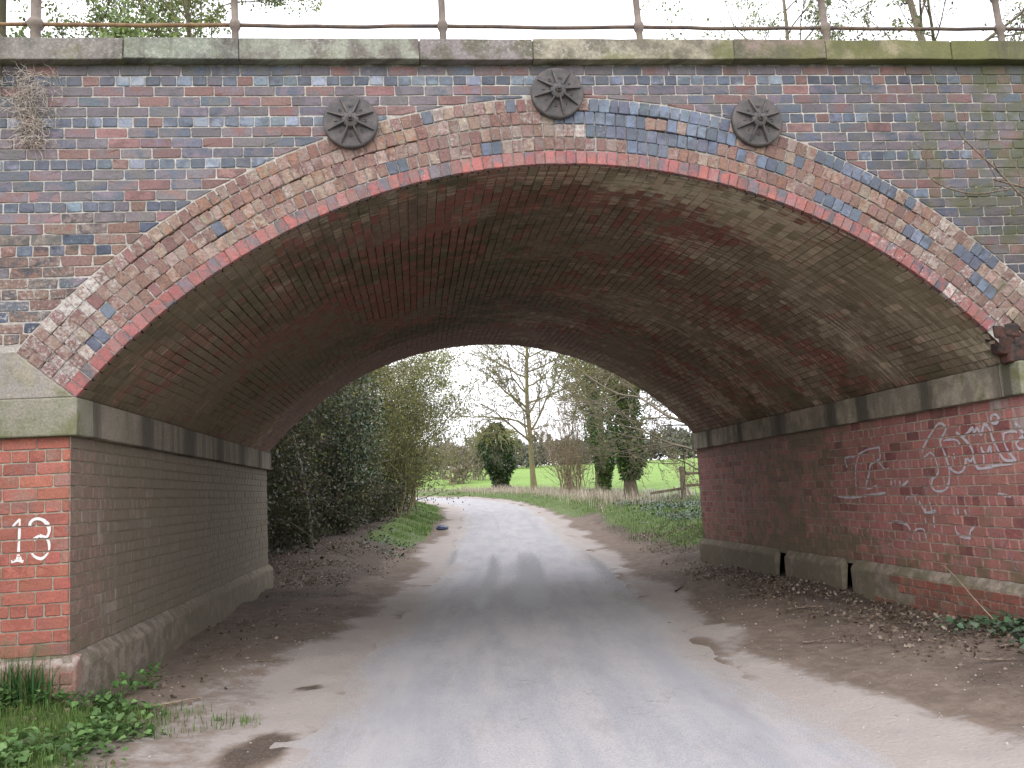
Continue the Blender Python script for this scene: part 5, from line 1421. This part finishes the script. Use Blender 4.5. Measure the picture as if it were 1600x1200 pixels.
# leaf litter
def litter_keep(x, y):
    s, e = side_e(x, y)
    return np.where(s > 0, smooth(.7, 1.5, e + .6 * (vnoise(x, y, 9) - .5)) * smooth(-2, .3, y), smooth(8.3, 9.6, y) * smooth(.7, 1.6, e) + .12 * smooth(.5, 1.4, e)) * smooth(.25, .6, vnoise(x * 1.3, y * 1.3, 33))
P = scatter(rng, 100000, -6, 5.2, -2, 15.5, litter_keep); P = P[np.abs(P[:, 0]) < np.where((P[:, 1] > 0) & (P[:, 1] < L), HW - .1, 9)]; P[:, 2] += .006 + rng.random(len(P)) * .02
tag(link('leaf_litter', leaf_cloud('leaf_litter', P, .032, ((.15, .105, .075), (.22, .165, .12), (.34, .28, .22), (.10, .07, .05)), rng, flat=.5, long=1.3), mat=MAT_LEAF), 'dead brown leaves drifted along the abutment walls', kind='stuff')
# pale stone chips
n = 1500
P = scatter(rng, n * 3, -3.6, 3.8, -2.5, 9, lambda x, y: smooth(-.5, .6, side_e(x, y)[1]) * .8 + .05); m_ = len(P)
base = np.array([(1, 0, 0), (-1, 0, 0), (0, 1, 0), (0, -1, 0), (0, 0, .7), (0, 0, -.7)], float)
V = (P[:, None, :] + np.array([0, 0, .006]) + base[None] * ((.004 + .013 * rng.random((m_, 1, 1)) ** 2.5) * rng.uniform(.5, 1.2, (m_, 6, 1)))).reshape(-1, 3); i = np.arange(m_) * 6
F = np.concatenate([np.stack([i + a, i + b, i + c], 1) for a, b, c in ((0, 2, 4), (2, 1, 4), (1, 3, 4), (3, 0, 4), (2, 0, 5), (1, 2, 5), (3, 1, 5), (0, 3, 5))])
tag(link('gravel', np_mesh('gravel', V, F), mat=MAT_PEBBLE), 'loose pale stone chips on the dirt verges', kind='stuff')

# ================================================================= SMALL THINGS
# long grass tuft against the left pier
rng = np.random.default_rng(15)
def tuft(x, y, n, h, sp, label):
    P = np.stack([x + rng.normal(0, sp, n), y + rng.normal(0, sp * .5, n), 0 * np.zeros(n)], 1); P[:, 2] = gheight(P[:, 0], P[:, 1]) - .01
    o = link('grass_tuft', blades('grass_tuft', P - np.array([x, y, gz(x, y)]), h, .0042, ((.045, .15, .03), (.06, .19, .04), (.04, .12, .03), (.20, .20, .08)), rng, .4), mat=MAT_GRASS, loc=(x, y, gz(x, y)))
    tag(o, label, 'grass tuft')
tuft(-4.12, -.22, 260, .34, .09, 'tall dark green grass tuft against the red pier below the number')
tuft(-3.55, -.16, 70, .16, .07, 'small grass tuft at the corner of the left plinth')
# green weed by the left plinth corner
for (x, y, lab) in ((-3.62, .35, 'small bright green weed growing against the left plinth'), (-3.5, .62, 'tiny green weed farther along the left plinth')):
    n = 60; P = np.stack([rng.normal(0, .05, n), rng.normal(0, .06, n), rng.uniform(.02, .17, n)], 1)
    o = tag(empty('weed', (x, y, gz(x, y))), lab, 'weed')
    link('foliage', ground_leaves('foliage', P, .045, ((.09, .20, .05), (.12, .25, .07)), rng), o, MAT_LEAF)
    link('stems', tubes_mesh('stems', [limb(rng, (0, 0, 0), (rng.normal(0, .3), rng.normal(0, .3), 1), .16, .003, .0015, n=4) for _ in range(8)]), o, MAT_OLIVEBARK)
# litter bag
bm = bmesh.new(); bmesh.ops.create_icosphere(bm, subdivisions=3, radius=1)
for v in bm.verts:
    c = v.co; nz = float(vnoise(c.x * 2 + 5, c.y * 2 + 5, c.z * 2 + 5)) + .5 * float(vnoise(c.x * 5, c.y * 5 + 9, c.z * 5))
    v.co = Vector((c.x * .21, c.y * .15, max(c.z, -.4) * .085 + .03)) * (.55 + .62 * nz)
me = bpy.data.meshes.new('litter_bag'); bm.to_mesh(me); bm.free()
tag(link('litter_bag', me, mat=MAT_BAG, loc=(-.48, 23.6, gz(-.48, 23.6) + .02)), 'crumpled dark blue plastic bag on the sandy left verge', 'bag')
# sticks lying about
STICKS = [(2.75, 2.35, .45, 20, 'forked dead stick on the dirt by the right wall, nearest the leaf drift'), (2.3, .85, .42, -5, 'bent dead stick in the middle of the right dirt verge'), (2.9, -.75, .26, -30, 'short dark stick on the near right dirt'),
          (2.3, 5.3, .8, 62, 'long dark branch lying at the right road edge under the arch'), (2.9, 4.2, .35, 5, 'pale stick beside the right wall drain slot'), (5.0, 17.6, .5, -70, 'pale broken branch at the foot of the ivy bank'),
          (-2.75, 1.75, .24, -10, 'small dark twig on the left dirt near the plinth'), (3.5, -.3, .7, 10, 'thin reddish stick lying in the grass at the right edge'), (-3.2, .0, .5, 8, 'tan dead stem lying past the left plinth corner')]
for k, (x, y, ln, ang, lab) in enumerate(STICKS):
    rng = np.random.default_rng(300 + k); a = math.radians(ang)
    b = limb(rng, (-ln / 2 * math.cos(a), -ln / 2 * math.sin(a), .012), (math.cos(a), math.sin(a), .02), ln, .009 if k != 3 else .014, .004, n=7, wob=.12, up=-.005)
    b[0][:, 2] = np.abs(b[0][:, 2]) * .4 + .012; ls = [b]
    for q in range(3):
        p_ = b[0][2 + q]; d_ = rot_to(b[0][3] - b[0][2], .6, rng.uniform(0, 6), rng); d_[2] = abs(d_[2]) * .2; ls.append(limb(rng, p_, d_, ln * .3, .005, .002, n=4, wob=.1, up=0))
    o = link('stick', tubes_mesh('stick', ls, lambda r: 6), mat=MAT_PALE if k == 5 else MAT_TANBARK if k == 8 else MAT_STICK, loc=(x, y, gz(x, y)))
    tag(o, lab, 'stick', 'sticks lying on the verges')
# curved dead bramble stalk at right wall
rng = np.random.default_rng(330)
pts = catmull(np.array([(3.62, .35, .05), (3.58, .55, .22), (3.56, .75, .38), (3.6, 1.0, .47), (3.62, 1.15, .46)]), 5)
tag(tube_obj('dead_stalk', pts - np.array([3.62, .35, 0]), np.linspace(.006, .003, len(pts)), None, MAT_TANBARK, 5), 'pale arching dead stalk in front of the right plinth', 'stalk').location = (3.62, .35, gz(3.62, .35))
# dry root tangle hanging under the coping
rng = np.random.default_rng(340); hang = []
for k in range(420):
    x0 = rng.normal(-.02, .10); z0 = rng.uniform(-.62, .0); x0 += .06 * math.sin(z0 * 6) + (.03 - .12 * z0) * .3
    w_ = 1.0 if z0 > -.4 else .55
    hang.append(limb(rng, (x0 * w_, rng.uniform(-.01, .0), z0), (rng.normal(0, .8), -abs(rng.normal(0, .35)), rng.normal(-.3, .6)), rng.uniform(.06, .2), .0026, .0014, n=5, wob=.4, up=-.12))
o = link('root_tangle', tubes_mesh('root_tangle', hang, lambda r: 3), mat=bark_mat('dry_root', (.46, .39, .33), (.62, .54, .47), gf=0), loc=(-4.17, -.02, 5.02))
tag(o, 'tangle of dry roots hanging under the left end of the coping', 'roots')
# bare shrub at the right edge, its shoots crossing the spandrel
rng = np.random.default_rng(350)
o = tag(empty('bare_briar', (5.3, -.35, gz(5.3, -.35))), 'bare briar at the right edge with thorny shoots crossing the brickwork', 'shrub')
ls = []
zb = gz(5.3, -.35)
for q, r0 in (([(5.3, -.35, 0), (5.2, -.4, 1.6), (4.9, -.4, 3.0), (4.42, -.35, 3.72), (4.1, -.32, 3.78), (3.62, -.3, 3.92)], .019), ([(4.42, -.35, 3.68), (4.05, -.33, 3.62), (3.86, -.32, 3.75), (3.66, -.3, 4.0), (3.42, -.3, 4.25), (3.36, -.3, 4.33)], .013),
              ([(3.86, -.32, 3.72), (3.95, -.32, 3.95), (4.14, -.33, 4.12), (4.2, -.33, 4.22)], .009), ([(3.74, -.3, 3.83), (3.4, -.3, 3.80), (3.1, -.28, 3.92), (3.05, -.28, 4.1), (3.04, -.28, 4.25)], .009), ([(5.3, -.35, .2), (5.6, -.5, 1.8), (5.2, -.6, 3.2), (4.7, -.5, 4.0)], .010), ([(4.3, -.33, 3.7), (4.28, -.33, 3.3), (4.2, -.33, 3.15)], .004)):
    P_ = catmull(np.array(q) - np.array([5.3, -.35, zb]), 5); b = (P_, np.linspace(r0, r0 * .45, len(P_))); ls.append(b); res = []
    ramify(rng, b, (6,), .22, .8, 1, res, rmin=.0035, tmin=.45); ls += [z_ for z_, dp in res]
link('stems', tubes_mesh('stems', ls, lambda r: 5), o, MAT_STICK)
link('buds', leaf_cloud('buds', pts_on(ls[6:], 40, rng, .004), .012, BUDS, rng), o, MAT_LEAF)
# wooden post and rail fence at the field edge
fo = tag(empty('wooden_fence', (8.7, 26.2, gz(8.7, 26.2))), 'weathered post and rail fence beside the right abutment', 'fence')
for dx in (0, 1.9, 3.8):
    V, F = bevel_block(dx - .085, dx + .085, -.085, .085, -.3, 1.22, bev=.015, wob=.01); link('post', np_mesh('post', V, F), fo, MAT_WOOD)
for zz, x0, x1 in ((.95, .08, 3.8), (.50, .08, 3.8), (.34, -1.25, .0)):
    V, F = bevel_block(x0, x1, .09, .14, zz - .05, zz + .05, bev=.008, wob=.012, cuts=6)
    if x0 < 0: V[:, 2] += (V[:, 0] + .6) * .10
    link('rail', np_mesh('rail', V, F), fo, MAT_WOOD)
# low row of pale stakes at the foot of the thick ivied tree
so = tag(empty('stake_edging', (8.6, 30.2, gz(8.6, 30.2))), 'low row of pale upright stakes beside the thick ivied trunk', 'fence')
rng = np.random.default_rng(360)
for k in range(26):
    x = -.35 + k * .085 + rng.normal(0, .01)
    if k in (12, 13, 14): continue
    V, F = bevel_block(x - .022, x + .022, -.015, .015, -.15, .42 + rng.normal(0, .04), bev=.005, wob=.01, cuts=1)
    V[:, 0] += V[:, 2] * rng.normal(-.12, .08); link('stake', np_mesh('stake', V, F), so, MAT_PALE)
